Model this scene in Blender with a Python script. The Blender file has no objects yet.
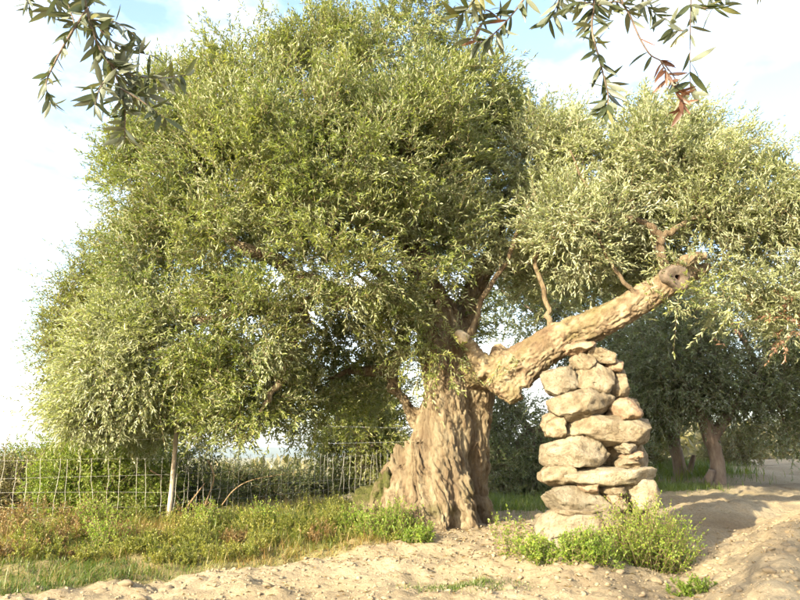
import bpy, math, random
import numpy as np
from mathutils import Vector, Matrix

# ------------------------------------------------------------------ camera, world, sun, exposure
SC = bpy.context.scene
CAMZ, PITCH, FPX = 1.55, math.radians(11.2), 785.0
cam_d = bpy.data.cameras.new('camera'); cam = bpy.data.objects.new('camera', cam_d)
SC.collection.objects.link(cam); SC.camera = cam
cam.location = (0, 0, CAMZ); cam.rotation_euler = (math.pi/2 + PITCH, 0, 0)
cam_d.sensor_width = 36; cam_d.lens = 36*FPX/800; cam_d.clip_start = 0.05; cam_d.clip_end = 20000

SUN_EL = math.radians(21); SUN_AZ = math.atan2(-0.66, -0.75)      # azimuth from +Y, clockwise
SUN = np.array([math.sin(SUN_AZ)*math.cos(SUN_EL), math.cos(SUN_AZ)*math.cos(SUN_EL), math.sin(SUN_EL)])
world = bpy.data.worlds.new('World'); SC.world = world; world.use_nodes = True
wn, wl = world.node_tree.nodes, world.node_tree.links
wn.clear()
w_out = wn.new('ShaderNodeOutputWorld'); w_bg = wn.new('ShaderNodeBackground')
sky = wn.new('ShaderNodeTexSky'); sky.sky_type = 'NISHITA'; sky.sun_disc = False
sky.sun_elevation = SUN_EL; sky.sun_rotation = SUN_AZ
sky.air_density = 1.0; sky.dust_density = 2.0; sky.ozone_density = 0.8
tc = wn.new('ShaderNodeTexCoord'); mp = wn.new('ShaderNodeMapping')
mp.inputs['Scale'].default_value = (1.0, 1.0, 2.2); mp.inputs['Location'].default_value = (7.55, 9.34, 3.24)
nz = wn.new('ShaderNodeTexNoise'); nz.inputs['Scale'].default_value = 2.1; nz.inputs['Detail'].default_value = 7
nz.inputs['Roughness'].default_value = 0.55; nz.inputs['Distortion'].default_value = 0.3
rp = wn.new('ShaderNodeValToRGB'); rp.color_ramp.elements[0].position = 0.43; rp.color_ramp.elements[1].position = 0.68
cl = wn.new('ShaderNodeMixRGB'); cl.inputs['Color2'].default_value = (5.6, 5.55, 5.5, 1)
cl.inputs['Fac'].default_value = 0.5
wl.new(tc.outputs['Generated'], mp.inputs['Vector']); wl.new(mp.outputs[0], nz.inputs['Vector'])
wl.new(nz.outputs['Fac'], rp.inputs['Fac']); wl.new(rp.outputs['Color'], cl.inputs['Fac'])
wl.new(sky.outputs[0], cl.inputs['Color1']); wl.new(cl.outputs[0], w_bg.inputs['Color'])
w_bg.inputs['Strength'].default_value = 0.15
wl.new(w_bg.outputs[0], w_out.inputs['Surface'])

sun_d = bpy.data.lights.new('sun', 'SUN'); sun_d.energy = 5.0; sun_d.angle = math.radians(0.55)
sun_d.color = (1.0, 0.89, 0.65)
sun_o = bpy.data.objects.new('sun', sun_d); SC.collection.objects.link(sun_o)
sun_o.rotation_euler = Vector(tuple(SUN)).to_track_quat('Z', 'Y').to_euler()

SC.view_settings.view_transform = 'Standard'; SC.view_settings.look = 'None'
SC.view_settings.gamma = 1; SC.view_settings.use_curve_mapping = False
SC.view_settings.exposure = 1.9
SC.cycles.use_denoising = True
SC.cycles.max_bounces = 5; SC.cycles.diffuse_bounces = 3; SC.cycles.transmission_bounces = 3
SC.cycles.use_adaptive_sampling = True; SC.cycles.adaptive_threshold = 0.035
SC.cycles.volume_bounces = 0; SC.cycles.sample_clamp_indirect = 6

# ------------------------------------------------------------------ helpers
RS = np.random.RandomState
COL = SC.collection

def P(u, v, Y):
    a, b = (u-400)/FPX, (300-v)/FPX
    y = math.cos(PITCH) - b*math.sin(PITCH); z = math.sin(PITCH) + b*math.cos(PITCH)
    return np.array([a*Y/y, Y, CAMZ + z*Y/y])

def PX(Y):                                           # metres per photo pixel at distance Y
    return Y/FPX

def hsh(i, j, k, s):
    h = (i*374761393 + j*668265263 + k*2147483647 + s*974634777) & 0xffffffff
    h = ((h ^ (h >> 13))*1274126177) & 0xffffffff
    h = ((h ^ (h >> 16))*2246822519) & 0xffffffff
    return ((h ^ (h >> 15)) & 0xffff)/65535.0

def vnoise(p, s=0):
    p = np.asarray(p, float); f = np.floor(p); i = f.astype(np.int64); t = p-f; t = t*t*(3-2*t)
    r = 0
    for dx in (0, 1):
        wx = t[:, 0] if dx else 1-t[:, 0]
        for dy in (0, 1):
            wy = t[:, 1] if dy else 1-t[:, 1]
            for dz in (0, 1):
                wz = t[:, 2] if dz else 1-t[:, 2]
                r = r + wx*wy*wz*hsh(i[:, 0]+dx, i[:, 1]+dy, i[:, 2]+dz, s)
    return r

def fbm(p, o=4, s=0, g=0.5):
    p = np.asarray(p, float); a, r, n = 1.0, 0, 0
    for k in range(o):
        r = r + a*vnoise(p*2.0**k + 17.3*k, s+k); n += a; a *= g
    return r/n

def norm(v):
    v = np.asarray(v, float)
    return v/np.maximum(np.linalg.norm(v, axis=-1, keepdims=True), 1e-9)

def mesh_data(name, V, F, tone=None, smooth=False):
    """F: list of arrays of faces (n,3) or (n,4)"""
    me = bpy.data.meshes.new(name)
    if not isinstance(F, (list, tuple)): F = [F]
    F = [np.asarray(f, np.int32) for f in F if len(f)]
    V = np.asarray(V, np.float32)
    me.vertices.add(len(V)); me.vertices.foreach_set('co', V.ravel())
    lv = np.concatenate([f.ravel() for f in F])
    cnt = np.concatenate([np.full(len(f), f.shape[1], np.int32) for f in F])
    st = np.concatenate([[0], np.cumsum(cnt)[:-1]]).astype(np.int32)
    me.loops.add(len(lv)); me.loops.foreach_set('vertex_index', lv)
    me.polygons.add(len(cnt)); me.polygons.foreach_set('loop_start', st)
    me.update(calc_edges=True)
    if tone is not None:
        at = me.attributes.new('tone', 'FLOAT', 'POINT'); at.data.foreach_set('value', np.asarray(tone, np.float32))
    if smooth:
        me.polygons.foreach_set('use_smooth', np.ones(len(cnt), bool))
    me.validate()
    return me

def obj(name, me, mat=None, parent=None, loc=None):
    o = bpy.data.objects.new(name, me); COL.objects.link(o)
    if mat is not None and me is not None and len(me.materials) == 0: me.materials.append(mat)
    if parent is not None: o.parent = parent
    if loc is not None: o.location = loc
    return o

def tag(o, label=None, cat=None, group=None, kind=None):
    if label: o['label'] = label
    if cat: o['category'] = cat
    if group: o['group'] = group
    if kind: o['kind'] = kind
    return o

def thing(name, loc, label, cat, group=None):
    o = bpy.data.objects.new(name, None); COL.objects.link(o); o.empty_display_size = 0.2
    o.location = tuple(loc); tag(o, label, cat, group)
    return o

def put(name, V, F, mat, root, tone=None, smooth=False, kind=None, label=None):
    """mesh in world coordinates parented to root (an unrotated empty or mesh)"""
    off = np.array(root.location if root.parent is None else root.location + root.parent.location)
    o = obj(name, mesh_data(name, np.asarray(V)-off, F, tone, smooth), mat, root)
    tag(o, label=label, kind=kind)
    return o

class MB:
    def __init__(s): s.V, s.F, s.T, s.n = [], [], [], 0
    def add(s, V, F, tone=0.5):
        V = np.asarray(V, float)
        for f in (F if isinstance(F, list) else [F]):
            if len(f): s.F.append(np.asarray(f) + s.n)
        s.V.append(V); s.T.append(np.full(len(V), tone) if np.isscalar(tone) else np.asarray(tone)); s.n += len(V)
    def get(s):
        F3 = [f for f in s.F if f.shape[1] == 3]; F4 = [f for f in s.F if f.shape[1] == 4]
        F = ([np.concatenate(F3)] if F3 else []) + ([np.concatenate(F4)] if F4 else [])
        return np.concatenate(s.V), F, np.concatenate(s.T)

def spline(pts, n):
    """Catmull-Rom resample of pts (k,d) to n points"""
    p = np.asarray(pts, float); k = len(p)
    if k == 2:
        t = np.linspace(0, 1, n)[:, None]; return p[0]*(1-t) + p[1]*t
    q = np.vstack([2*p[0]-p[1], p, 2*p[-1]-p[-2]])
    t = np.linspace(0, k-1-1e-6, n); i = t.astype(int); f = (t-i)[:, None]
    a, b, c, d = q[i], q[i+1], q[i+2], q[i+3]
    return 0.5*(2*b + (c-a)*f + (2*a-5*b+4*c-d)*f**2 + (3*b-a-3*c+d)*f**3)

def tube(pts, rad, n=12, sides=8, cap=True, wob=0.0, seed=0):
    pr = np.column_stack([np.asarray(pts, float), np.asarray(rad, float)])
    s = spline(pr, n); c, r = s[:, :3], np.maximum(s[:, 3], 1e-4)
    tg = norm(np.gradient(c, axis=0))
    up = np.array([0.12, 0.3, 1.0]) if abs(tg[0][2]) < 0.8 else np.array([1.0, 0.15, 0.1])
    u = norm(np.cross(tg[0], up)); U = []
    for t in tg:
        u = norm(u - t*np.dot(u, t)); U.append(u)
    U = np.array(U); W = np.cross(tg, U)
    a = np.linspace(0, 2*np.pi, sides, endpoint=False)
    ring = U[:, None]*np.cos(a)[None, :, None] + W[:, None]*np.sin(a)[None, :, None]
    R = r[:, None, None]*np.ones((1, sides, 1))
    if wob:
        q = (c[:, None] + ring*0.5*r[:, None, None])
        R = R*(1 + wob*(fbm(q.reshape(-1, 3)*5.0, 3, seed).reshape(n, sides, 1)-0.5)*2)
    V = (c[:, None] + ring*R).reshape(-1, 3)
    i = np.arange(n-1)[:, None]*sides; j = np.arange(sides)[None]
    F = np.stack([i+j, i+(j+1) % sides, i+sides+(j+1) % sides, i+sides+j], -1).reshape(-1, 4)
    Fs = [F]
    if cap:
        V = np.vstack([V, c[0], c[-1]]); b, e = len(V)-2, len(V)-1; k = np.arange(sides)
        Fs.append(np.stack([np.full(sides, b), (k+1) % sides, k], -1))
        m = (n-1)*sides
        Fs.append(np.stack([np.full(sides, e), m+k, m+(k+1) % sides], -1))
    return V, Fs

def ico(sub=1):
    import bmesh
    bm = bmesh.new(); bmesh.ops.create_icosphere(bm, subdivisions=sub, radius=1)
    V = np.array([v.co[:] for v in bm.verts]); F = np.array([[v.index for v in f.verts] for f in bm.faces]); bm.free()
    return V, F

def remesh(V, F, vox, smooth_it=6):
    me = mesh_data('tmp', V, F); o = bpy.data.objects.new('tmp', me); COL.objects.link(o)
    m = o.modifiers.new('r', 'REMESH'); m.mode = 'VOXEL'; m.voxel_size = vox
    s = o.modifiers.new('s', 'SMOOTH'); s.factor = 0.5; s.iterations = smooth_it
    dg = bpy.context.evaluated_depsgraph_get(); ev = o.evaluated_get(dg); m2 = ev.to_mesh()
    n = len(m2.vertices); co = np.empty(n*3, np.float32); m2.vertices.foreach_get('co', co)
    no = np.empty(n*3, np.float32); m2.vertices.foreach_get('normal', no)
    quads = [p.vertices[:] for p in m2.polygons]
    F4 = np.array([q for q in quads if len(q) == 4]); F3 = np.array([q for q in quads if len(q) == 3])
    ev.to_mesh_clear(); bpy.data.objects.remove(o); bpy.data.meshes.remove(me)
    Fs = [f for f in (F3, F4) if len(f)]
    return co.reshape(-1, 3).astype(float), Fs, no.reshape(-1, 3).astype(float)

# ------------------------------------------------------------------ materials
def nodes(name):
    m = bpy.data.materials.new(name); m.use_nodes = True
    nt = m.node_tree; nt.nodes.clear()
    return m, nt.nodes, nt.links

def ramp(n, stops):
    r = n.new('ShaderNodeValToRGB'); e = r.color_ramp.elements
    while len(e) < len(stops): e.new(0.5)
    for k, (p, c) in enumerate(stops):
        e[k].position = p; e[k].color = (*c, 1)
    return r

def leaf_mat(name, stops, back, transl=0.3, rough=0.42, tcol=None, backmix=1.0):
    m, n, l = nodes(name)
    at = n.new('ShaderNodeAttribute'); at.attribute_name = 'tone'
    r = ramp(n, stops); l.new(at.outputs['Fac'], r.inputs['Fac'])
    g = n.new('ShaderNodeNewGeometry'); mx = n.new('ShaderNodeMixRGB'); mx.inputs['Color2'].default_value = (*back, 1)
    mu = n.new('ShaderNodeMath'); mu.operation = 'MULTIPLY'; mu.inputs[1].default_value = backmix
    l.new(g.outputs['Backfacing'], mu.inputs[0]); l.new(mu.outputs[0], mx.inputs['Fac'])
    l.new(r.outputs[0], mx.inputs['Color1'])
    p = n.new('ShaderNodeBsdfPrincipled'); p.inputs['Roughness'].default_value = rough
    p.inputs['Specular IOR Level'].default_value = 0.5
    l.new(mx.outputs[0], p.inputs['Base Color'])
    t = n.new('ShaderNodeBsdfTranslucent')
    tm = n.new('ShaderNodeMixRGB'); tm.blend_type = 'MULTIPLY'; tm.inputs['Fac'].default_value = 1
    tm.inputs['Color2'].default_value = (*(tcol or (1.5, 1.6, 0.6)), 1)
    l.new(r.outputs[0], tm.inputs['Color1']); l.new(tm.outputs[0], t.inputs['Color'])
    ms = n.new('ShaderNodeMixShader'); ms.inputs[0].default_value = transl
    l.new(p.outputs[0], ms.inputs[1]); l.new(t.outputs[0], ms.inputs[2])
    o = n.new('ShaderNodeOutputMaterial'); l.new(ms.outputs[0], o.inputs['Surface'])
    return m

def rough_mat(name, stops, scale=6, detail=8, stretch=(1, 1, 1), bump=0.4, bscale=30, rough=0.9, moss=None, spots=None, vary=0, bdist=.02):
    m, n, l = nodes(name)
    tcn = n.new('ShaderNodeTexCoord'); mpn = n.new('ShaderNodeMapping'); mpn.inputs['Scale'].default_value = stretch
    l.new(tcn.outputs['Object'], mpn.inputs[0])
    oi = n.new('ShaderNodeObjectInfo'); ad = n.new('ShaderNodeVectorMath'); ad.operation = 'ADD'
    sc_ = n.new('ShaderNodeVectorMath'); sc_.operation = 'SCALE'; sc_.inputs['Scale'].default_value = 37.0
    cx = n.new('ShaderNodeCombineXYZ')
    for k in range(3): l.new(oi.outputs['Random'], cx.inputs[k])
    l.new(cx.outputs[0], sc_.inputs[0]); l.new(mpn.outputs[0], ad.inputs[0]); l.new(sc_.outputs[0], ad.inputs[1])
    a = n.new('ShaderNodeTexNoise'); a.inputs['Scale'].default_value = scale; a.inputs['Detail'].default_value = detail
    a.inputs['Roughness'].default_value = 0.65
    l.new(ad.outputs[0], a.inputs['Vector'])
    r = ramp(n, stops); l.new(a.outputs['Fac'], r.inputs['Fac']); col = r.outputs[0]
    if spots:                                            # (scale, threshold, colour, strength)
        b2 = n.new('ShaderNodeTexNoise'); b2.inputs['Scale'].default_value = spots[0]; b2.inputs['Detail'].default_value = 4
        l.new(ad.outputs[0], b2.inputs['Vector'])
        r2 = ramp(n, [(spots[1], (0, 0, 0)), (min(1, spots[1]+0.1), (spots[3],)*3)]); l.new(b2.outputs['Fac'], r2.inputs['Fac'])
        x = n.new('ShaderNodeMixRGB'); x.inputs['Color2'].default_value = (*spots[2], 1)
        l.new(r2.outputs[0], x.inputs['Fac']); l.new(col, x.inputs['Color1']); col = x.outputs[0]
    if moss:                                             # vertex tone drives a second colour
        at = n.new('ShaderNodeAttribute'); at.attribute_name = 'tone'
        x = n.new('ShaderNodeMixRGB'); x.inputs['Color2'].default_value = (*moss, 1)
        l.new(at.outputs['Fac'], x.inputs['Fac']); l.new(col, x.inputs['Color1']); col = x.outputs[0]
    if vary:
        hv = n.new('ShaderNodeHueSaturation'); mr = n.new('ShaderNodeMapRange'); mr.inputs['To Min'].default_value = 1-vary; mr.inputs['To Max'].default_value = 1+vary*.5
        l.new(oi.outputs['Random'], mr.inputs['Value']); l.new(mr.outputs[0], hv.inputs['Value']); l.new(col, hv.inputs['Color']); col = hv.outputs[0]
    b = n.new('ShaderNodeTexNoise'); b.inputs['Scale'].default_value = bscale; b.inputs['Detail'].default_value = 9
    b.inputs['Roughness'].default_value = 0.7
    l.new(ad.outputs[0], b.inputs['Vector'])
    bp = n.new('ShaderNodeBump'); bp.inputs['Strength'].default_value = bump; bp.inputs['Distance'].default_value = bdist
    l.new(b.outputs['Fac'], bp.inputs['Height'])
    p = n.new('ShaderNodeBsdfPrincipled'); p.inputs['Roughness'].default_value = rough
    p.inputs['Specular IOR Level'].default_value = 0.2
    l.new(col, p.inputs['Base Color']); l.new(bp.outputs[0], p.inputs['Normal'])
    o = n.new('ShaderNodeOutputMaterial'); l.new(p.outputs[0], o.inputs['Surface'])
    return m

M = {}
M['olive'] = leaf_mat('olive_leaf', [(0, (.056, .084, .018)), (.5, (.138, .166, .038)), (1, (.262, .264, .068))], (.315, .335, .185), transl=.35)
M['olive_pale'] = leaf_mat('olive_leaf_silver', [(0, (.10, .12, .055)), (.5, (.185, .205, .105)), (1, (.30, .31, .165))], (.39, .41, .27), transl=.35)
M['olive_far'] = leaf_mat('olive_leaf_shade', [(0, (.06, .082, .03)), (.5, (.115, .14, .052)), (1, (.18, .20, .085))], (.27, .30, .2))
M['yellow_tree'] = leaf_mat('yellow_green_leaf', [(0, (.07, .095, .018)), (.5, (.145, .165, .032)), (1, (.23, .225, .05))], (.22, .22, .09))
M['close_leaf'] = leaf_mat('close_olive_leaf', [(0, (.042, .055, .028)), (.5, (.08, .095, .042)), (1, (.18, .17, .07))], (.19, .21, .155), transl=0.25, rough=0.4)
M['red_leaf'] = leaf_mat('dry_red_leaf', [(0, (.10, .045, .025)), (.5, (.18, .085, .045)), (1, (.26, .155, .09))], (.26, .15, .10), tcol=(1.3, .9, .6))
M['weed'] = leaf_mat('weed_leaf', [(0, (.085, .15, .012)), (.5, (.17, .255, .025)), (1, (.29, .34, .045))], (.2, .27, .06), transl=0.4)
M['dry_weed'] = leaf_mat('dry_weed_leaf', [(0, (.13, .10, .03)), (.5, (.21, .14, .05)), (1, (.30, .20, .08))], (.24, .17, .08), transl=0.35, tcol=(1.3, 1.1, .6))
M['verge_weed'] = leaf_mat('verge_weed_leaf', [(0, (.085, .115, .018)), (.5, (.17, .19, .032)), (1, (.30, .27, .06))], (.2, .2, .06), transl=0.4)
M['grass'] = leaf_mat('grass_blade', [(0, (.05, .10, .012)), (.35, (.12, .15, .022)), (.6, (.24, .20, .05)), (.8, (.27, .14, .06)), (1, (.34, .26, .12))], (.2, .2, .06), transl=0.35, backmix=0.3)
M['shrub'] = leaf_mat('shrub_leaf', [(0, (.055, .095, .012)), (.5, (.13, .185, .022)), (1, (.22, .25, .035))], (.17, .21, .05), transl=0.35)
M['shrub_dark'] = leaf_mat('dark_shrub_leaf', [(0, (.03, .045, .012)), (.5, (.06, .08, .02)), (1, (.12, .13, .04))], (.1, .11, .05))
M['shrub_dry'] = leaf_mat('dry_shrub_leaf', [(0, (.07, .07, .03)), (.5, (.15, .14, .06)), (1, (.24, .2, .1))], (.2, .18, .1))
M['bark'] = rough_mat('olive_bark', [(.28, (.05, .034, .02)), (.42, (.142, .10, .058)), (.54, (.225, .176, .108)), (.70, (.335, .28, .185))], scale=6, stretch=(2.4, 2.4, .5), bump=1.0, bscale=26, bdist=.03, moss=(.06, .066, .014), spots=(1.5, .5, (.10, .066, .04), .6))
M['limb_bark'] = rough_mat('limb_bark', [(.28, (.055, .036, .022)), (.44, (.16, .113, .067)), (.57, (.25, .195, .122)), (.72, (.36, .30, .20))], scale=9, bump=1.0, bscale=38, moss=(.10, .10, .02), spots=(2.6, .5, (.11, .07, .04), .6))
M['far_bark'] = rough_mat('grey_bark', [(.25, (.09, .065, .05)), (.5, (.2, .15, .115)), (.75, (.3, .25, .19))], scale=6, stretch=(2, 2, .6), bump=.8, bscale=25)
M['twig'] = rough_mat('twig_bark', [(.3, (.15, .10, .055)), (.7, (.30, .22, .13))], scale=12, bump=.2)
M['cut_wood'] = rough_mat('cut_wood', [(.3, (.07, .052, .038)), (.7, (.16, .125, .092))], scale=14, bump=.5)
M['hollow'] = rough_mat('hollow_wood', [(.3, (.02, .012, .008)), (.7, (.06, .03, .02))], scale=10, bump=.5)
M['dead_wood'] = rough_mat('pale_dead_wood', [(.3, (.32, .24, .15)), (.7, (.50, .42, .30))], scale=10, bump=.5)
M['stone'] = rough_mat('granite_stone', [(.3, (.125, .092, .055)), (.44, (.235, .183, .114)), (.56, (.315, .255, .168)), (.72, (.40, .335, .24))], scale=8, bump=1.0, bscale=32, spots=(40, .58, (.15, .11, .07), .6), vary=.2, bdist=.045)
M['stone_pale'] = rough_mat('pale_stone', [(.3, (.16, .12, .075)), (.44, (.28, .228, .15)), (.56, (.355, .30, .21)), (.72, (.44, .385, .29))], scale=7, bump=1.0, bscale=32, spots=(46, .57, (.17, .13, .085), .75), vary=.25, bdist=.045)
M['stone_red'] = rough_mat('reddish_stone', [(.3, (.17, .105, .065)), (.48, (.255, .18, .115)), (.7, (.34, .27, .185))], scale=8, bump=1.0, bscale=32, spots=(40, .57, (.13, .08, .05), .6))
M['clod'] = rough_mat('dry_soil_clod', [(.3, (.20, .15, .092)), (.7, (.31, .25, .165))], scale=9, bump=.6, bscale=30)
M['post'] = rough_mat('weathered_post', [(.3, (.22, .175, .125)), (.7, (.42, .36, .28))], scale=9, stretch=(2, 2, .4), bump=.4)
M['old_post'] = rough_mat('brown_post', [(.3, (.10, .07, .045)), (.7, (.22, .16, .10))], scale=9, stretch=(2, 2, .4), bump=.4)
M['hill'] = rough_mat('far_hill', [(.3, (.05, .07, .04)), (.7, (.10, .11, .06))], scale=.01, bump=0)
def wire_mat():
    m, n, l = nodes('galvanised_wire')
    p = n.new('ShaderNodeBsdfPrincipled'); p.inputs['Metallic'].default_value = .1; p.inputs['Roughness'].default_value = .5
    a = n.new('ShaderNodeTexNoise'); a.inputs['Scale'].default_value = 9
    r = ramp(n, [(.35, (.36, .33, .28)), (.65, (.56, .54, .49))]); l.new(a.outputs['Fac'], r.inputs['Fac'])
    l.new(r.outputs[0], p.inputs['Base Color'])
    o = n.new('ShaderNodeOutputMaterial'); l.new(p.outputs[0], o.inputs['Surface']); return m
M['wire'] = wire_mat()

def ground_mat():
    m, n, l = nodes('sandy_soil')
    tcn = n.new('ShaderNodeTexCoord')
    a = n.new('ShaderNodeTexNoise'); a.inputs['Scale'].default_value = 0.9; a.inputs['Detail'].default_value = 10; a.inputs['Roughness'].default_value = .62
    l.new(tcn.outputs['Object'], a.inputs['Vector'])
    r = ramp(n, [(.3, (.21, .158, .098)), (.5, (.28, .225, .145)), (.7, (.35, .288, .195))]); l.new(a.outputs['Fac'], r.inputs['Fac'])
    f = n.new('ShaderNodeTexNoise'); f.inputs['Scale'].default_value = 34; f.inputs['Detail'].default_value = 5; f.inputs['Roughness'].default_value = .7
    l.new(tcn.outputs['Object'], f.inputs['Vector'])
    fr = ramp(n, [(.35, (.72, .68, .62)), (.62, (1.1, 1.08, 1.05))]); l.new(f.outputs['Fac'], fr.inputs['Fac'])
    mu = n.new('ShaderNodeMixRGB'); mu.blend_type = 'MULTIPLY'; mu.inputs['Fac'].default_value = .8
    l.new(r.outputs[0], mu.inputs['Color1']); l.new(fr.outputs[0], mu.inputs['Color2'])
    # leaf litter and ground cover where plants grow (tone: 0 bare soil, 1 overgrown)
    at = n.new('ShaderNodeAttribute'); at.attribute_name = 'tone'
    g = n.new('ShaderNodeTexNoise'); g.inputs['Scale'].default_value = 1.3; g.inputs['Detail'].default_value = 8; g.inputs['Roughness'].default_value = .7
    l.new(tcn.outputs['Object'], g.inputs['Vector'])
    gr = ramp(n, [(.3, (.07, .075, .025)), (.48, (.16, .145, .05)), (.62, (.24, .19, .09)), (.8, (.30, .25, .13))]); l.new(g.outputs['Fac'], gr.inputs['Fac'])
    mx = n.new('ShaderNodeMixRGB'); l.new(at.outputs['Fac'], mx.inputs['Fac']); l.new(mu.outputs[0], mx.inputs['Color1']); l.new(gr.outputs[0], mx.inputs['Color2'])
    b = n.new('ShaderNodeTexNoise'); b.inputs['Scale'].default_value = 14; b.inputs['Detail'].default_value = 10; b.inputs['Roughness'].default_value = .72
    l.new(tcn.outputs['Object'], b.inputs['Vector'])
    bp = n.new('ShaderNodeBump'); bp.inputs['Strength'].default_value = .8; bp.inputs['Distance'].default_value = .04
    l.new(b.outputs['Fac'], bp.inputs['Height'])
    p = n.new('ShaderNodeBsdfPrincipled'); p.inputs['Roughness'].default_value = .95; p.inputs['Specular IOR Level'].default_value = .15
    l.new(mx.outputs[0], p.inputs['Base Color']); l.new(bp.outputs[0], p.inputs['Normal'])
    o = n.new('ShaderNodeOutputMaterial'); l.new(p.outputs[0], o.inputs['Surface']); return m
M['ground'] = ground_mat()

# ------------------------------------------------------------------ ground
FA, FB = np.array([-9.5, 8.2]), np.array([-2.78, 9.7])              # fence runs FA - FB - FC - FD
FC, FD = np.array([-1.15, 13.2]), np.array([4.2, 22.0])

def sstep(x, a, b):
    t = np.clip((x-a)/(b-a), 0, 1); return t*t*(3-2*t)

def seg_d(x, y, a, b):
    d = b-a; L = np.dot(d, d); t = ((x-a[0])*d[0] + (y-a[1])*d[1])/L
    tc_ = np.clip(t, 0, 1); dx, dy = x-a[0]-tc_*d[0], y-a[1]-tc_*d[1]
    s = d[0]*(y-a[1]) - d[1]*(x-a[0])                                # >0: left of / beyond the fence
    return np.hypot(dx, dy), np.sign(s), tc_

def beyond(x, y):
    r = None
    for a, b in ((FA, FB), (FB, FC), (FC, FD)):
        d, s, _ = seg_d(x, y, a, b)
        if r is None: bd, bs = d, s; r = 1
        else:
            k = d < bd; bs = np.where(k, s, bs); bd = np.where(k, d, bd)
    return bd*bs

BERM = [np.array([2.35, 5.2]), np.array([3.15, 6.8]), np.array([4.3, 8.6]), np.array([5.8, 10.2])]
RUT = [np.array([1.75, 5.4]), np.array([2.5, 7.6]), np.array([3.9, 9.4]), np.array([5.2, 10.8])]

def base_h(x, y):
    x = np.asarray(x, float); y = np.asarray(y, float)
    h = np.interp(y, [-60, -8, 0, 6, 8, 9, 10, 14, 40], [-.6, -.15, 0, .52, .70, .75, .78, .82, .9])
    h = h + sstep(x, 0.6, 4.0)*np.clip(y-9.2, 0, 11.5)*.05
    d = beyond(x, y)
    h = h - .55*sstep(d, .3, 3.5) - 1.2*sstep(d, 4, 22) - 6*sstep(d, 20, 260)
    far = sstep(y, 24, 300); h = h - far*6*(1-sstep(d, 20, 260))
    for pts, w, amp in ((BERM, .34, .21), (RUT, .30, -.10)):
        best = None
        for a, b in zip(pts[:-1], pts[1:]):
            dd, _, _ = seg_d(x, y, a, b); best = dd if best is None else np.minimum(best, dd)
        h = h + amp*np.exp(-(best/w)**2)
    # lip of loose earth below the pillar and under the grass verge
    h = h + .07*np.exp(-((y-7.05-.15*np.sin(x*2))/.35)**2)*sstep(x, .2, 1.2)*(1-sstep(x, 2.0, 2.6))
    h = h + .10*np.exp(-((x-.35)**2 + (y-9.1)**2)/1.4)
    return h

def h_at(x, y):
    x = np.atleast_1d(np.asarray(x, float)); y = np.atleast_1d(np.asarray(y, float))
    p = np.column_stack([x, y, np.zeros_like(x)])
    near = np.exp(-np.maximum(np.hypot(x, y-8)-9, 0)/6)
    n = (fbm(p*.9, 3, 3)-.5)*.16 + (fbm(p*3.1, 3, 5)-.5)*.10*near + (fbm(p*9, 4, 7, .65)-.5)*.10*near
    cl_ = np.maximum(vnoise(p*6.5, 11)-.62, 0)*.07*near
    # rougher, dug-over soil in front
    dug = sstep(-(y-8.6), -.2, 1.2)*near
    return base_h(x, y) + n + cl_*(.35+.65*dug)

def gp(u, v):
    """ground point seen at a photo pixel"""
    lo, hi = 2.0, 60.0
    prev = 2.0
    for Y in np.linspace(2, 60, 500):
        q = P(u, v, Y)
        if q[2] < base_h(np.array([q[0]]), np.array([Y]))[0]:
            lo, hi = prev, Y; break
        prev = Y
    for _ in range(25):
        m_ = (lo+hi)/2; q = P(u, v, m_)
        if q[2] < base_h(np.array([q[0]]), np.array([m_]))[0]: hi = m_
        else: lo = m_
    q = P(u, v, hi); return q[:2]

def inpoly(x, y, poly):
    c = np.zeros(len(x), bool); k = len(poly)
    for i in range(k):
        (x1, y1), (x2, y2) = poly[i], poly[(i+1) % k]
        w = ((y1 > y) != (y2 > y)) & (x < (x2-x1)*(y-y1)/(y2-y1+1e-12)+x1); c ^= w
    return c

VERGE = np.array([(-9.4, 8.35), (-9.0, 6.2), (-5.0, 5.9)] + [tuple(gp(*q)) for q in
    ((30, 598), (95, 582), (150, 574), (215, 566), (290, 556), (370, 548), (432, 536))] + [(.05, 9.0), (-.3, 9.9), (-.9, 12.6), tuple(FC), tuple(FB)])

def axis(lo, hi, fine, far_lo, far_hi):
    a = list(np.arange(lo, hi, fine)); s = fine
    while a[-1] < far_hi: s *= 1.13; a.append(a[-1]+s)
    s = fine
    while a[0] > far_lo: s *= 1.13; a.insert(0, a[0]-s)
    return np.array(a)

gx = axis(-5.2, 5.6, .04, -3900, 3900); gy = axis(5.0, 13.0, .04, -900, 3900)
X, Y_ = np.meshgrid(gx, gy); Xf, Yf = X.ravel(), Y_.ravel()
Z = h_at(Xf, Yf)
W = len(gx); ii = (np.arange(len(gy)-1)[:, None]*W + np.arange(W-1)[None]).ravel()
GF = np.stack([ii, ii+1, ii+W+1, ii+W], -1)
pn = np.column_stack([Xf, Yf, np.zeros_like(Xf)])
edge = (fbm(pn*2.2, 3, 21)-.5)*.8
veg = np.maximum(inpoly(Xf+edge*.6, Yf+edge*.6, VERGE)*.85, sstep(beyond(Xf, Yf)+edge, -.2, .7))
right_green = np.exp(-((Xf-4.3)/1.0)**2 - ((Yf-13.6)/1.3)**2)*1.1
mid_green = np.exp(-((Xf-1.0)/1.4)**2 - ((Yf-12.3)/1.3)**2)*1.2
veg = np.clip(np.maximum(veg, np.maximum(right_green, mid_green)*sstep(edge, -.3, .2)) + sstep(Yf, 24, 40), 0, 1)
ground = obj('ground', mesh_data('ground', np.column_stack([Xf, Yf, Z]), GF, veg, True), M['ground'])
tag(ground, 'pale sandy soil, freshly dug and cloddy around the olive tree', None, None, 'structure')

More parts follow.
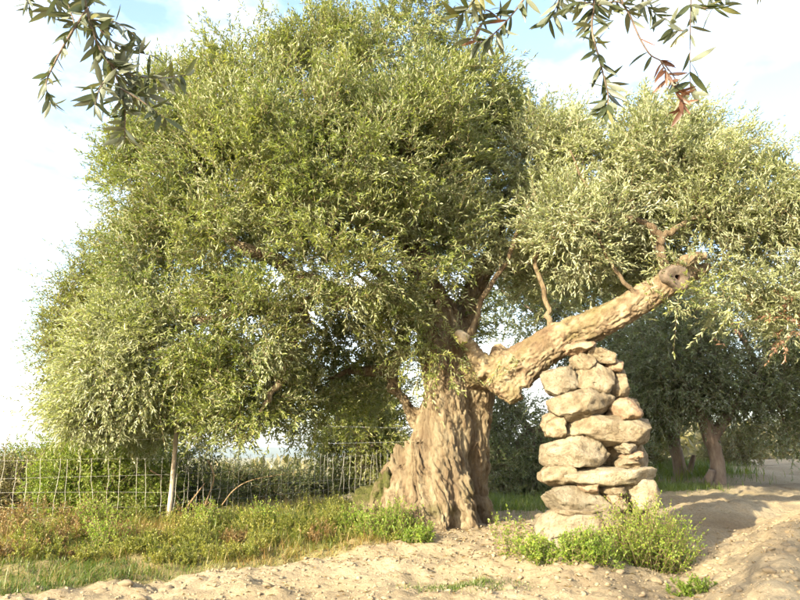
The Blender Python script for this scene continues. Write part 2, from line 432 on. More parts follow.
# distant hills
def hills():
    n = 160; xs = np.linspace(-3700, 3700, n); V = []; rows = [(3000, 0), (3250, .55), (3500, 1), (3700, .6), (3850, 0)]
    for (yy, k) in rows:
        hgt = k*(26 + 34*fbm(np.column_stack([xs*.0011, np.full(n, yy*.0004), np.zeros(n)]), 4, 9))
        V.append(np.column_stack([xs, np.full(n, yy), -8+hgt-(2 if k == 0 else 0)]))
    V = np.vstack(V); a = (np.arange(len(rows)-1)[:, None]*n + np.arange(n-1)[None]).ravel()
    o = obj('hills', mesh_data('hills', V, np.stack([a, a+1, a+n+1, a+n], -1), smooth=True), M['hill'])
    tag(o, 'low blue hills along the horizon beyond the fields', kind='structure')
hills()

# ------------------------------------------------------------------ foliage
def leaf_geo(B, D, N, L, Wd, fold=.28, droop=.12):
    """rhombic folded leaves: base B, direction D, upper-side normal N"""
    n = len(B); S = norm(np.cross(D, N)); N = np.cross(S, D)
    L = np.broadcast_to(L, n)[:, None]; Wd = np.broadcast_to(Wd, n)[:, None]
    mid = B + D*L*.48
    V = np.stack([B, mid + S*Wd*.5 + N*Wd*fold, B + D*L - N*L*droop, mid - S*Wd*.5 + N*Wd*fold], 1).reshape(-1, 3)
    b = (np.arange(n)*4)[:, None]
    F = np.concatenate([b + np.array([[0, 1, 2]]), b + np.array([[0, 2, 3]])])
    return V, F

def rand_dirs(rs, n):
    v = rs.normal(size=(n, 3)); return norm(v)

def twigs(rs, B, D, TL, k, L, Wd, spread=.75, tone=None, stem=None, jit=.18):
    """leafy twigs: k opposite pairs each; returns leaf V,F,T and stem V,F"""
    n = len(B); up = np.array([0, 0, 1.0])
    A = norm(np.cross(D, up + rs.normal(size=(n, 3))*.4)); C = np.cross(D, A)
    sag = rs.uniform(-.05, .22, n)
    Bs, Ds, Ns, Ts, Ls = [], [], [], [], []
    ph = rs.uniform(0, 6.28, n)
    for i in range(k):
        t = (i+.6)/k
        pos = B + D*(TL*t)[:, None] - up*(sag*TL*t*t)[:, None]
        ang = ph + i*1.57
        for sgn in (0, math.pi):
            sd = A*np.cos(ang+sgn)[:, None] + C*np.sin(ang+sgn)[:, None]
            d = norm(D + sd*spread*(1.15-.5*t) + rs.normal(size=(n, 3))*jit - up*.12)
            Bs.append(pos); Ds.append(d); Ns.append(norm(D*.9 - sd*.3 + up*.55 + rs.normal(size=(n, 3))*.35))
            Ls.append(rs.uniform(.5, 1.3, n)*(1-.25*t)); Ts.append(np.clip((tone if tone is not None else .5) + rs.normal(0, .16, n) + .18*(t-.5), 0, 1))
    Bs.append(B + D*TL[:, None] - up*(sag*TL)[:, None]); Ds.append(norm(D + rs.normal(size=(n, 3))*.15)); Ns.append(norm(up + rs.normal(size=(n, 3))*.6))
    Ls.append(rs.uniform(.6, .9, n)); Ts.append(np.clip((tone if tone is not None else .5)+.15+rs.normal(0, .1, n), 0, 1))
    Bs, Ds, Ns, Ts, Ls = map(np.concatenate, (Bs, Ds, Ns, Ts, Ls))
    V, F = leaf_geo(Bs, Ds, Ns, L*Ls, Wd*(.6+.4*Ls))
    T = np.repeat(Ts, 4)
    if stem:
        e = B + D*TL[:, None] - up*(sag*TL)[:, None]; r = stem
        q = [np.cos(a)*A + np.sin(a)*C for a in (0, 2.09, 4.19)]
        SV = np.stack([B+q[0]*r, B+q[1]*r, B+q[2]*r, e+q[0]*r*.4, e+q[1]*r*.4, e+q[2]*r*.4], 1).reshape(-1, 3)
        b = (np.arange(n)*6)[:, None]
        SF = np.concatenate([b+np.array([[0, 1, 4, 3]]), b+np.array([[1, 2, 5, 4]]), b+np.array([[2, 0, 3, 5]])])
        return V, F, T, SV, SF
    return V, F, T

def crown(root, lobes, mat, seed, n_clu, per=12, k=6, L=.076, Wd=.0185, TL=.23, cl_r=.10, up=.45, bias=(0, 0, 0),
          inner=.45, name='crown', label=None, stem=.0018, tone_mid=.5, twig_mat=None, shell=.55, out=1.0):
    """lobes: (x,y,z,r[,zscale]) in world metres"""
    rs = RS(seed); Lb = np.array([(l + (1.0,))[:5] for l in lobes], float)
    w = Lb[:, 3]**2; pick = rs.choice(len(Lb), int(n_clu*2.4), p=w/w.sum())
    d = rand_dirs(rs, len(pick)); r = Lb[pick, 3]
    rr = r*(shell + (1.04-shell)*rs.rand(len(pick))**.6)
    lump = .74 + .5*fbm(np.column_stack([d*2.3 + pick[:, None]*3.1]), 3, seed)
    C = Lb[pick, :3] + d*(rr*lump)[:, None]*np.column_stack([np.ones(len(pick)), np.ones(len(pick)), Lb[pick, 4]])
    keep = np.ones(len(pick), bool)
    for j in range(len(Lb)):
        q = (C-Lb[j, :3])/np.array([1, 1, Lb[j, 4]])
        keep &= ~((np.linalg.norm(q, axis=1) < inner*Lb[j, 3]) & (pick != j))
    keep &= rs.rand(len(pick)) < np.clip((fbm(C*1.7, 3, seed+77)-.36)*6, .12, 1)
    C, d, pick = C[keep][:n_clu], d[keep][:n_clu], pick[keep][:n_clu]
    # twigs in each cluster fan out from one branchlet
    cd = norm(d*out + np.array([0, 0, up]) + np.array(bias) + rs.normal(size=d.shape)*.35)
    B = np.repeat(C, per, 0) + rs.normal(size=(len(C)*per, 3))*cl_r
    D = norm(np.repeat(cd, per, 0) + rs.normal(size=B.shape)*.42)
    tl = TL*rs.uniform(.55, 1.3, len(B)); lng = rs.rand(len(B)) < .10; tl[lng] *= 1.9
    ct = np.clip(tone_mid + rs.normal(0, .13, len(C)) + .5*(fbm(C*1.1, 2, seed+5)-.5), .02, .98)
    V, F, T, SV, SF = twigs(rs, B, D, tl, k, L, Wd, tone=np.repeat(ct, per), stem=stem)
    put(name, V, F, mat, root, T, kind='stuff', label=label)
    put('twigs', SV, SF, twig_mat or M['twig'], root, kind='stuff')
    return C

def lob(lst, sub=0, seed=1):
    out = []; rs = RS(seed)
    for q in lst:
        u, v, Y, r = q[:4]; c = P(u, v, Y); out.append((c[0], c[1], c[2], r*PX(Y)) + tuple(q[4:5]))
        for _ in range(sub):
            d = norm(rs.normal(size=3) + np.array([0, -.5, .25])); e = c + d*r*PX(Y)*.92; out.append((e[0], e[1], e[2], r*PX(Y)*rs.uniform(.28, .45)))
    return out

def path(lst):
    """(u,v,Y,rpx) -> points, radii in metres"""
    return np.array([P(*q[:3]) for q in lst]), np.array([q[3]*PX(q[2]) for q in lst])

def bark_disp(V, N, amp=.045, fine=.012, fz=.28, seed=0, twist=.9, c=(0, 0, 0), f0=6.5, axis_=None):
    """long flowing ribs, narrow fissures and fine scales running along the stem"""
    q = V-np.array(c)
    if axis_ is not None:
        w = norm(np.array(axis_, float)); u = norm(np.cross([0, 1.0, .2], w)); v = np.cross(w, u)
        q = np.column_stack([q @ u, q @ v, q @ w])
    a = twist*q[:, 2]
    xr = q[:, 0]*np.cos(a)-q[:, 1]*np.sin(a); yr = q[:, 0]*np.sin(a)+q[:, 1]*np.cos(a)
    s_ = np.column_stack([xr, yr, q[:, 2]*fz])
    wv = np.column_stack([fbm(q*3.0, 3, seed+3), fbm(q*3.0+9, 3, seed+4), fbm(q*3.0+5, 3, seed+5)])-.5
    s_ = s_ + wv*np.array([.16, .16, .1])
    rib = 1-np.abs(2*fbm(s_*f0*.45, 2, seed)-1)*2.4
    fis = np.minimum(np.abs(2*fbm(s_*f0*1.25, 3, seed+1)-1)*5, 1)
    fis2 = np.minimum(np.abs(2*fbm(s_*f0*3.0, 2, seed+2)-1)*3.5, 1)
    r2 = fbm(np.column_stack([q[:, 0], q[:, 1], q[:, 2]*.5])*34, 3, seed+7)-.5
    d = amp*1.15*(np.clip(rib, -.9, 1)-.4) + amp*.6*(fis-1)*np.clip(2*fbm(q*2.2, 2, seed+12)-.3, .15, 1) + fine*1.3*(fis2-1) + fine*1.6*r2
    return V + N*d[:, None]

# ------------------------------------------------------------------ the big olive tree
TB = P(440, 527, 9.0); TB[2] = h_at(TB[0], TB[1])[0]
tree = thing('olive_tree', TB, 'huge gnarled olive tree with a thick limb resting on the stone pillar', 'tree')

def big_trunk():
    mb = MB()
    p, r = path([(438, 548, 9.0, 48), (432, 515, 9.0, 43), (432, 480, 9.0, 38), (438, 445, 9.0, 31), (446, 412, 9.0, 29), (450, 380, 9.0, 29), (444, 345, 9.0, 27), (438, 315, 9.0, 20)])
    mb.add(*tube(p, r, 40, 24))
    p, r = path([(474, 545, 9.35, 24), (468, 510, 9.3, 21), (464, 470, 9.25, 24), (464, 430, 9.2, 24), (472, 395, 9.1, 24), (480, 372, 9.0, 20)])
    mb.add(*tube(p, r, 30, 18))                                         # shaded right-hand buttress
    for l in ([(412, 470, 8.9, 18), (400, 500, 8.8, 17), (392, 530, 8.7, 16), (380, 548, 8.6, 10)],
              [(432, 470, 8.75, 15), (440, 505, 8.6, 15), (444, 530, 8.45, 13), (450, 546, 8.3, 8)],
              [(455, 480, 8.8, 14), (466, 515, 8.7, 13), (478, 540, 8.6, 9), (490, 550, 8.5, 6)],
              [(466, 490, 9.2, 15), (480, 515, 9.2, 14), (494, 535, 9.2, 9)],
              [(418, 440, 8.8, 15), (416, 480, 8.7, 14), (420, 520, 8.5, 14), (418, 545, 8.35, 9)],
              [(404, 478, 9.0, 18), (396, 462, 9.0, 13), (402, 444, 9.0, 8)],
              [(440, 470, 9.4, 30), (440, 520, 9.6, 34), (440, 545, 9.8, 20)]):
        p, r = path(l); mb.add(*tube(p, r, 16, 14))
    # rising limbs fused with the stem
    for l in ([(428, 432, 9.15, 12), (408, 408, 9.25, 9), (394, 380, 9.3, 8), (399, 355, 9.4, 7)],
              [(438, 320, 9.0, 22), (425, 285, 9.0, 18), (410, 240, 9.0, 13), (400, 190, 9.0, 9)],
              [(446, 350, 9.1, 20), (470, 305, 9.4, 14), (490, 260, 9.6, 10)],
              [(440, 330, 8.9, 18), (395, 302, 8.8, 13), (345, 298, 8.7, 11), (310, 303, 8.6, 9.5), (297, 325, 8.5, 8.5), (291, 352, 8.45, 7)]):
        p, r = path(l); mb.add(*tube(p, r, 18, 12))
    V, F, T = mb.get()
    V, F, N = remesh(V, F, .0135, 12)
    V = bark_disp(V, N, .062, .018, c=TB)
    # a few big knots and pits
    rs = RS(4)
    for k in range(16):
        i = rs.randint(len(V)); d = np.linalg.norm(V-V[i], axis=1); w = rs.uniform(.05, .12)
        V = V + N*(rs.choice([-1, -1, 1])*.06*np.exp(-(d/w)**2))[:, None]
    mossv = np.clip((fbm(V*4, 3, 2)-.56)*5, 0, 1)*np.clip((.9-(V[:, 2]-TB[2]))*1.2, 0, 1)*.6
    put('trunk', V, F, M['bark'], tree, mossv, True)
big_trunk()

def simple_wood(name, lists, mat, seed, vox=.02, amp=.02, fine=.01, sm=4, moss=0, root=None, label=None, f0=9, axis_=None):
    mb = MB()
    for l in lists:
        p, r = path(l); mb.add(*tube(p, r, max(8, 6*len(l)), 14))
    V, F, T = mb.get(); V, F, N = remesh(V, F, vox, sm)
    V = bark_disp(V, N, amp, fine, fz=.35, seed=seed, twist=.6, c=V.mean(0), f0=f0, axis_=axis_)
    t = np.clip((fbm(V*5, 3, seed+9)-.5)*4, 0, 1)*moss
    return put(name, V, F, mat, root or tree, t, True, label=label)

limb = simple_wood('limb', [
    [(458, 380, 9.0, 22), (478, 372, 8.8, 17), (499, 373, 8.62, 19), (517, 368, 8.5, 21), (534, 356, 8.42, 19), (557, 341, 8.32, 17.5), (585, 329, 8.18, 16.5), (612, 318, 8.05, 16.5), (642, 300, 7.95, 16), (670, 281, 7.9, 14.5)],
    [(498, 376, 8.55, 16), (510, 390, 8.44, 13), (516, 402, 8.38, 8)], [(517, 372, 8.42, 14), (526, 384, 8.38, 9), (527, 388, 8.38, 6)],
    [(488, 372, 8.6, 16), (478, 360, 8.6, 10), (470, 346, 8.55, 6.5), (464, 339, 8.5, 6)],
    [(505, 370, 8.6, 16), (500, 355, 8.65, 12), (496, 345, 8.7, 7)],
    [(668, 280, 7.9, 13), (682, 266, 7.9, 9), (694, 258, 7.9, 8), (708, 256, 7.9, 5)],
    [(668, 282, 7.95, 13), (688, 274, 8.0, 10), (706, 268, 8.1, 5), (712, 266, 8.1, 2)],
], M['limb_bark'], 31, .0125, .026, .014, 8, .35, axis_=P(672, 277, 7.9)-P(500, 374, 8.6), label='thick arching limb with flaky bark and a sawn end')

def cut_end():
    c = P(678, 277, 7.68); r = 12.5*PX(7.8)
    ax = norm(np.array([.15, -1, -.1])); u = norm(np.cross(ax, [0, 0, 1])); w = np.cross(u, ax)
    rings = [(1.02, -.12), (1.08, -.03), (.98, .015), (.8, .02), (.5, .006), (.22, -.004), (.17, -.05), (.05, -.10)]
    n = 28; a = np.linspace(0, 2*np.pi, n, endpoint=False); V = []
    wob = 1+.14*np.sin(a*2+.4)+.09*np.sin(a*3+1)+RS(6).normal(0, .035, n)
    for rr, dd in rings:
        V.append(c + (u[None]*np.cos(a)[:, None] + w[None]*np.sin(a)[:, None])*(r*rr*wob)[:, None] + ax*dd)
    V = np.vstack(V); i = np.arange(len(rings)-1)[:, None]*n; j = np.arange(n)[None]
    F = np.stack([i+j, i+(j+1) % n, i+n+(j+1) % n, i+n+j], -1).reshape(-1, 4)
    V = V + ax*((fbm(V*25, 3, 3)-.5)*.05)[:, None]
    put('sawn_end', V[:6*n], F[:5*n], M['cut_wood'], limb, smooth=True, label='grey sawn end with a dark rotten hole')
    put('rot_hole', V[5*n:], F[5*n:]-5*n, M['hollow'], limb, smooth=True)
cut_end()

def hollow():
    c = P(430, 302, 8.72); n = 20; a = np.linspace(0, 2*np.pi, n, endpoint=False); ax = norm(np.array([-.25, -1, .1]))
    u = norm(np.cross(ax, [0, 0, 1])); w = np.cross(u, ax); V = []
    rings = [(1.25, -.15), (1.2, 0), (1.0, .04), (.78, 0), (.6, -.12), (.1, -.2)]
    for rr, dd in rings:
        V.append(c + (u[None]*np.cos(a)[:, None]*.09 + w[None]*np.sin(a)[:, None]*.13)*rr + ax*dd)
    V = np.vstack(V); V = V + (fbm(V*14, 3, 3)-.5)[:, None]*.05
    i = np.arange(len(rings)-1)[:, None]*n; j = np.arange(n)[None]
    F = np.stack([i+j, i+(j+1) % n, i+n+(j+1) % n, i+n+j], -1).reshape(-1, 4)
    put('knothole_rim', V[:4*n], F[:3*n], M['limb_bark'], tree, np.zeros(4*n), smooth=True)
    put('knothole', V[3*n:], F[3*n:]-3*n, M['hollow'], tree, smooth=True)
hollow()

def burl():
    mb = MB()
    for l in ([(394, 484, 9.0, 18), (381, 492, 8.95, 16), (370, 508, 8.9, 15), (362, 532, 8.85, 15)],
              [(376, 487, 9.0, 11), (365, 503, 9.0, 13), (355, 530, 8.95, 12)],
              [(384, 510, 8.8, 18), (378, 540, 8.7, 16)]):
        p, r = path(l); mb.add(*tube(p, r, 14, 14))
    V, F, T = mb.get(); V, F, N = remesh(V, F, .025, 6)
    V = bark_disp(V, N, .06, .028, fz=.6, seed=51, c=TB)
    t = np.clip((fbm(V*7, 4, 71, .65)-.36)*5, 0, 1)*.95
    put('burl', V, F, M['bark'], tree, t, True, label='mossy broken stump at the foot of the trunk')
burl()

# visible boughs
def bough(name, lst, mat=None, root=None, sides=8, n=None, wob=.18, seed=1):
    p, r = path(lst); pr = spline(np.column_stack([p, r]), 4*len(lst)); jt = RS(seed+900).normal(size=(len(pr), 3))*pr[:, 3:]*.28; jt[:2] = 0
    p, r = pr[:, :3]+jt, np.minimum(pr[:, 3], np.linspace(9, .5, len(pr))*PX(8.5)*1.2); V, F = tube(p, r, n or 8*len(lst), sides, wob=wob, seed=seed)
    return put(name, V, F, mat or M['bark'], root or tree, np.zeros(len(V)), True)
TH = [.75, .7, .78, .75, .7, .7, .75, .7]
BOUGHS = [
    [(466, 342, 8.5, 6), (472, 330, 8.5, 4.2), (483, 298, 8.5, 3.8), (505, 262, 8.4, 3.2), (520, 225, 8.3, 3), (535, 190, 8.3, 2)],
    [(552, 334, 8.34, 4.5), (549, 312, 8.36, 4), (543, 285, 8.4, 3.6), (535, 262, 8.4, 3), (540, 225, 8.5, 2)],
    [(666, 285, 7.92, 9), (661, 255, 7.9, 6), (660, 236, 7.9, 5.5), (640, 220, 7.9, 4.2), (612, 212, 7.95, 4.5), (600, 197, 7.95, 4), (585, 185, 8.0, 3), (570, 150, 8.0, 2)],
    [(661, 238, 7.9, 5), (676, 228, 7.9, 4), (695, 218, 7.9, 3.4), (720, 216, 7.9, 3), (748, 217, 7.9, 2), (790, 200, 7.9, 1.4)],
    [(634, 218, 7.9, 2.8), (631, 190, 8.1, 2.2), (637, 160, 8.3, 1.6), (632, 135, 8.4, .8)],
    [(700, 217, 7.9, 2.6), (715, 190, 7.95, 2.2), (728, 160, 8.0, 1.6), (740, 135, 8.0, 1)],
    [(612, 212, 7.95, 3), (590, 235, 8.0, 2.4), (560, 240, 8.1, 1.8), (530, 230, 8.2, 1.2)],
    [(640, 300, 7.9, 4), (615, 270, 7.85, 3), (600, 240, 7.85, 2), (590, 205, 7.9, 1.4)],
    [(399, 358, 9.38, 9), (404, 340, 9.4, 6.5), (398, 318, 9.5, 5), (375, 290, 9.6, 3.5), (350, 270, 9.6, 2)],
    [(396, 362, 9.35, 8), (380, 370, 9.4, 6), (350, 372, 9.5, 4), (320, 380, 9.5, 3)],
    [(410, 240, 9.0, 12), (380, 200, 8.8, 9), (340, 160, 8.6, 6), (315, 120, 8.8, 4), (300, 80, 8.9, 1)],
    [(400, 190, 9.0, 9), (408, 150, 9.1, 6), (398, 110, 9.1, 4), (405, 75, 9.1, 1)],
    [(345, 298, 8.7, 10), (290, 270, 8.6, 8), (230, 240, 8.6, 6), (180, 190, 8.7, 4), (150, 150, 8.8, 2)],
    [(310, 303, 8.6, 8), (260, 310, 8.6, 6), (200, 320, 8.8, 4.5), (150, 340, 9.0, 3), (110, 380, 9.2, 2)],
    [(291, 352, 8.45, 6.5), (284, 375, 8.4, 5), (270, 395, 8.4, 3), (258, 415, 8.45, 2)],
    [(490, 260, 9.6, 9), (500, 220, 9.6, 6), (495, 170, 9.5, 4), (490, 130, 9.4, 2)],
    [(490, 260, 9.6, 8), (530, 240, 9.7, 5), (570, 200, 9.5, 3), (600, 150, 9.3, 2)],
    [(395, 302, 8.8, 8), (370, 260, 8.4, 6), (330, 230, 8.2, 4), (280, 200, 8.1, 2)],
]
for k, b in enumerate(BOUGHS): bough('branch', [q[:3] + (q[3]*(TH[k] if k < len(TH) else 1),) for q in b], seed=k)
p, r = path([(465, 340, 8.48, 6.5), (459, 335, 8.44, 6.5), (456, 335, 8.42, 3)])
V, F = tube(p, r, 10, 10, wob=.25); put('broken_stub', V, F, M['dead_wood'], limb, smooth=True)

MAIN = lob([(400, 80, 9.0, 72), (330, 85, 8.8, 72), (252, 92, 8.8, 66), (190, 118, 9, 60), (455, 112, 9.3, 58), (150, 185, 9, 55), (230, 172, 8.2, 85),
    (320, 165, 7.9, 88), (410, 160, 8.2, 80), (468, 190, 9.2, 48), (180, 255, 8.6, 72), (258, 250, 8.0, 74), (340, 240, 7.8, 62), (420, 235, 8.3, 56),
    (134, 268, 9.3, 34), (205, 322, 8.6, 50), (245, 350, 8.6, 46), (270, 385, 8.7, 36), (232, 395, 8.8, 38), (345, 345, 9.6, 24), (365, 378, 9.9, 30),
    (315, 388, 9.6, 22), (300, 150, 10.3, 95), (400, 200, 10.5, 75), (200, 190, 10.2, 80), (470, 250, 10.4, 45), (498, 140, 9.6, 36), (355, 275, 8.0, 30), (300, 405, 9.2, 24), (455, 320, 9.7, 22), (372, 318, 8.35, 20), (395, 285, 8.2, 30), (385, 375, 9.5, 24), (420, 335, 8.55, 14), (355, 400, 9.7, 22), (262, 325, 8.1, 30), (300, 368, 8.5, 22), (388, 345, 8.9, 16), (225, 412, 8.8, 20)], 2, 5)
crown(tree, MAIN, M['olive'], 11, 2700, per=12, k=6, up=.55, bias=(.12, 0, .1), tone_mid=.5, inner=.6, shell=.6)
SILV = lob([(132, 350, 9.0, 52), (106, 390, 9.2, 38), (165, 346, 8.9, 38), (140, 412, 10.3, 28), (190, 396, 10.3, 28), (92, 408, 9.6, 20)], 2, 6)
crown(tree, SILV, M['olive_pale'], 12, 460, per=12, k=6, up=.05, bias=(-.15, 0, -.1), tone_mid=.78, name='drooping_crown', label='silvery drooping side of the crown', inner=.5)
RIGHT = lob([(q[0], q[1]+12) + q[2:] for q in [(600, 222, 7.8, 24), (556, 205, 7.9, 26), (640, 185, 7.8, 24), (735, 185, 7.8, 26), (520, 250, 8.3, 20), (690, 250, 8.0, 22), (780, 272, 8.2, 32), (745, 262, 8.0, 26), (800, 295, 8.3, 26), (540, 160, 9, 46), (598, 155, 8.6, 52), (655, 150, 8.3, 56), (715, 175, 8.2, 56), (768, 195, 8.2, 54), (522, 215, 8.8, 42), (580, 215, 8.3, 48), (645, 200, 8.8, 50),
    (705, 235, 8.3, 46), (765, 245, 8.3, 46), (545, 265, 9.2, 32), (605, 262, 9.0, 36), (735, 280, 8.4, 30), (640, 115, 8.8, 26), (690, 122, 8.6, 28), (810, 250, 8.4, 50), (560, 120, 9.3, 22), (830, 200, 8.5, 50), (640, 260, 8.8, 24)]], 2, 7)
crown(tree, RIGHT, M['olive_pale'], 13, 1080, per=12, k=6, up=.6, bias=(.15, 0, .1), tone_mid=.78, name='limb_crown', label='sparser silvery foliage growing from the propped limb', inner=.5, TL=.22)
RED = lob([(790, 268, 8.1, 16), (782, 295, 8.1, 16), (800, 315, 8.1, 18), (778, 325, 8.1, 12), (805, 335, 8.1, 12), (748, 325, 8.1, 4)])
crown(tree, RED, M['red_leaf'], 14, 24, per=4, k=4, up=-.5, tone_mid=.5, name='withered_foliage', label='withered red brown leaves hanging from the limb')
# sprouts on the trunk and on the sawn end
SPR = lob([(438, 370, 8.62, 8), (425, 345, 8.6, 10), (415, 375, 8.6, 7), (450, 350, 8.6, 8), (668, 300, 7.75, 9), (712, 288, 7.7, 12), (700, 305, 7.8, 8), (740, 300, 7.9, 10), (520, 360, 8.3, 5)])
crown(tree, SPR, M['olive'], 15, 46, per=3, k=6, up=-.2, tone_mid=.7, name='sprouts', inner=0, shell=.1)

# ------------------------------------------------------------------ trees behind
def back_tree(base, stems, lobes, mat, seed, n, label, L=.085, Wd=.022, tone=.45, k=5, per=8, group=None, up=.3, name='olive_tree', bias=(0, 0, 0)):
    b = P(*base); b[2] = h_at(b[0], b[1])[0]
    t = thing(name, b, label, 'tree', group)
    mb = MB()
    for i, l in enumerate(stems):
        p, r = path(l)
        if i == 0: p[0][2] = min(p[0][2], b[2])-.1
        mb.add(*tube(p, r, 9*len(l), 10, wob=.22, seed=seed+i))
    V, F, T = mb.get(); put('trunk', V, F, M['far_bark'], t, smooth=True)
    lb = lob(lobes)
    for i, q in enumerate(lb):                                          # a branch into every lobe
        s = P(*stems[0][-1][:3]) if len(stems) == 1 else min((P(*l[-1][:3]) for l in stems), key=lambda e: np.linalg.norm(e-np.array(q[:3])))
        e = np.array(q[:3]); m_ = (s+e)/2 + np.array([0, 0, .15])
        V, F = tube([s, m_, e], [.06, .04, .015], 8, 6, wob=.2, seed=i); put('branch', V, F, M['far_bark'], t, smooth=True)
    crown(t, lb, mat, seed, n, per=per, k=k, L=L, Wd=Wd, up=up, tone_mid=tone, cl_r=.2, TL=.28, stem=.003, bias=bias, twig_mat=M['far_bark'])
    return t

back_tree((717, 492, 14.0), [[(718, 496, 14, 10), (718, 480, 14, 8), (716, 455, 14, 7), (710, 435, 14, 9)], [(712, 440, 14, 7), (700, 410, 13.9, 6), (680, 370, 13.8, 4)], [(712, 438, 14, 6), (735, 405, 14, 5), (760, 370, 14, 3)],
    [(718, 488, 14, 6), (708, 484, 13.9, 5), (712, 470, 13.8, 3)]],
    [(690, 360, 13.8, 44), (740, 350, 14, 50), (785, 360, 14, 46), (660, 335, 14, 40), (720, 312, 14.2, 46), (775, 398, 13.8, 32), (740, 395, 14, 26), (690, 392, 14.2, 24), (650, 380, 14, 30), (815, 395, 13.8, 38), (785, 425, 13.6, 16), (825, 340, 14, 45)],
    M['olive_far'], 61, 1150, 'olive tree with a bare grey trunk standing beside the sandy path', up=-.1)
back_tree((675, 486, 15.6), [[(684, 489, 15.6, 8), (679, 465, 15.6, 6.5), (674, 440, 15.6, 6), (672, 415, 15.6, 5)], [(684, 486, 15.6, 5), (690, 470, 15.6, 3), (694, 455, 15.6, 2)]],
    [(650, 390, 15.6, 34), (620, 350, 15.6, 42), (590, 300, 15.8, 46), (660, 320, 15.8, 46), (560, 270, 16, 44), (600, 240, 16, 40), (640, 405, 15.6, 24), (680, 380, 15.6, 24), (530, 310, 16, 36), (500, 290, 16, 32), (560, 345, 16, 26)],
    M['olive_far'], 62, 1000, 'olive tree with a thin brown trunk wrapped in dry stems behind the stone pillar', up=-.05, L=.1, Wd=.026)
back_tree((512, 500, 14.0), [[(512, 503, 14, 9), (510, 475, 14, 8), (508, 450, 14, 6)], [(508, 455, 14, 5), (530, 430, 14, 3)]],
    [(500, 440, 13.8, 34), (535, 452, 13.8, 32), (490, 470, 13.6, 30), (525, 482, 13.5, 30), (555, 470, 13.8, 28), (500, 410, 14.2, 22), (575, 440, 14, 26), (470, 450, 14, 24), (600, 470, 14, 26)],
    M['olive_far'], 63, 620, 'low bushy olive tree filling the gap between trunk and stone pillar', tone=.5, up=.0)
back_tree((362, 482, 17.0), [[(362, 486, 17, 6), (360, 460, 17, 5), (362, 440, 17, 4)]],
    [(362, 425, 17, 30), (345, 445, 17, 20), (382, 445, 17, 26), (375, 405, 17, 24), (395, 470, 17, 20), (350, 465, 17.2, 16)],
    M['yellow_tree'], 64, 420, 'small round yellow green tree seen just behind the mossy stump', L=.1, Wd=.028, tone=.45, up=.1)
back_tree((95, 470, 13.6), [[(95, 500, 13.6, 9), (98, 440, 13.6, 7), (95, 390, 13.6, 6)], [(96, 400, 13.6, 5), (80, 350, 13.6, 4)]],
    [(88, 330, 13.6, 32), (100, 290, 13.6, 30), (116, 262, 13.6, 26), (84, 372, 13.6, 32), (96, 420, 13.6, 34), (120, 330, 13.8, 40), (76, 345, 13.4, 22), (130, 420, 13.8, 34), (185, 430, 13.8, 26), (160, 400, 14, 36)],
    M['yellow_tree'], 65, 900, 'yellow green tree rising beyond the fence behind the crown of the great olive', L=.075, Wd=.022, tone=.55, up=.35)

# ------------------------------------------------------------------ stone pillar
PB = P(592, 560, 8.0); PB[2] = h_at(PB[0], PB[1])[0]
pillar = thing('stone_pillar', PB, 'stacked pillar of rough boulders and slabs propping up the olive limb', 'pillar')

def stone(u0, v0, u1, v1, Y=8.0, ry=.3, mat='stone', rot=0, seed=0, pw=5.0, rough=.10):
    n = 19; g = np.linspace(-1, 1, n); V = []; F = []; off = 0
    for ax in range(3):
        for sg in (-1, 1):
            a, b = np.meshgrid(g, g); q = np.zeros((n*n, 3))
            q[:, ax] = sg; q[:, (ax+1) % 3] = a.ravel(); q[:, (ax+2) % 3] = b.ravel()
            V.append(q); i = (np.arange(n-1)[:, None]*n + np.arange(n-1)[None]).ravel() + off
            f = np.stack([i, i+1, i+n+1, i+n], -1); F.append(f if sg > 0 else f[:, ::-1]); off += n*n
    V = np.vstack(V); F = np.vstack(F)
    key = np.round(V*1000).astype(int); _, ix, inv = np.unique(key, axis=0, return_index=True, return_inverse=True)
    V = V[ix]; F = inv.ravel()[F]
    if u1-u0 > 75: pw = 9.0
    V = V/(np.sum(np.abs(V)**pw, 1)**(1/pw))[:, None]
    c = P((u0+u1)/2, (v0+v1)/2, Y); rx = (u1-u0)/2*PX(Y-ry)*1.05; rz = (v1-v0)/2*PX(Y-ry)*1.15
    s = np.array([rx, ry, rz])
    rs = RS(seed+200)
    V = V*(1 + .28*(fbm(V*1.1+seed*7.7, 2, seed)-.5))[:, None]
    for _ in range(14):                                                # broken faces
        d = norm(rs.normal(size=3)); lim = rs.uniform(.76, .98) if max(rx, rz) < .4 else rs.uniform(.9, 1.02); dd = V @ d
        V = V - np.outer(np.maximum(dd-lim, 0)*.92, d)
    Vm = V*s; N = norm(V/s)
    n1 = fbm(Vm*9+seed*3.3, 3, seed+40)-.5; n2 = fbm(Vm*30+seed*1.3, 3, seed+60)-.5
    pit = np.minimum(fbm(Vm*16+seed*2.1, 2, seed+80)-.40, 0)
    sc_ = min(rx, rz)
    Vm = Vm + N*(n1*min(.05, .45*sc_) + n2*.03 + pit*.12)[:, None]
    V = Vm
    a = math.radians(rot); x, z = V[:, 0].copy(), V[:, 2].copy()
    V[:, 0] = x*math.cos(a)-z*math.sin(a); V[:, 2] = x*math.sin(a)+z*math.cos(a)
    put('stone', V+c, F, M[mat], pillar, smooth=True)

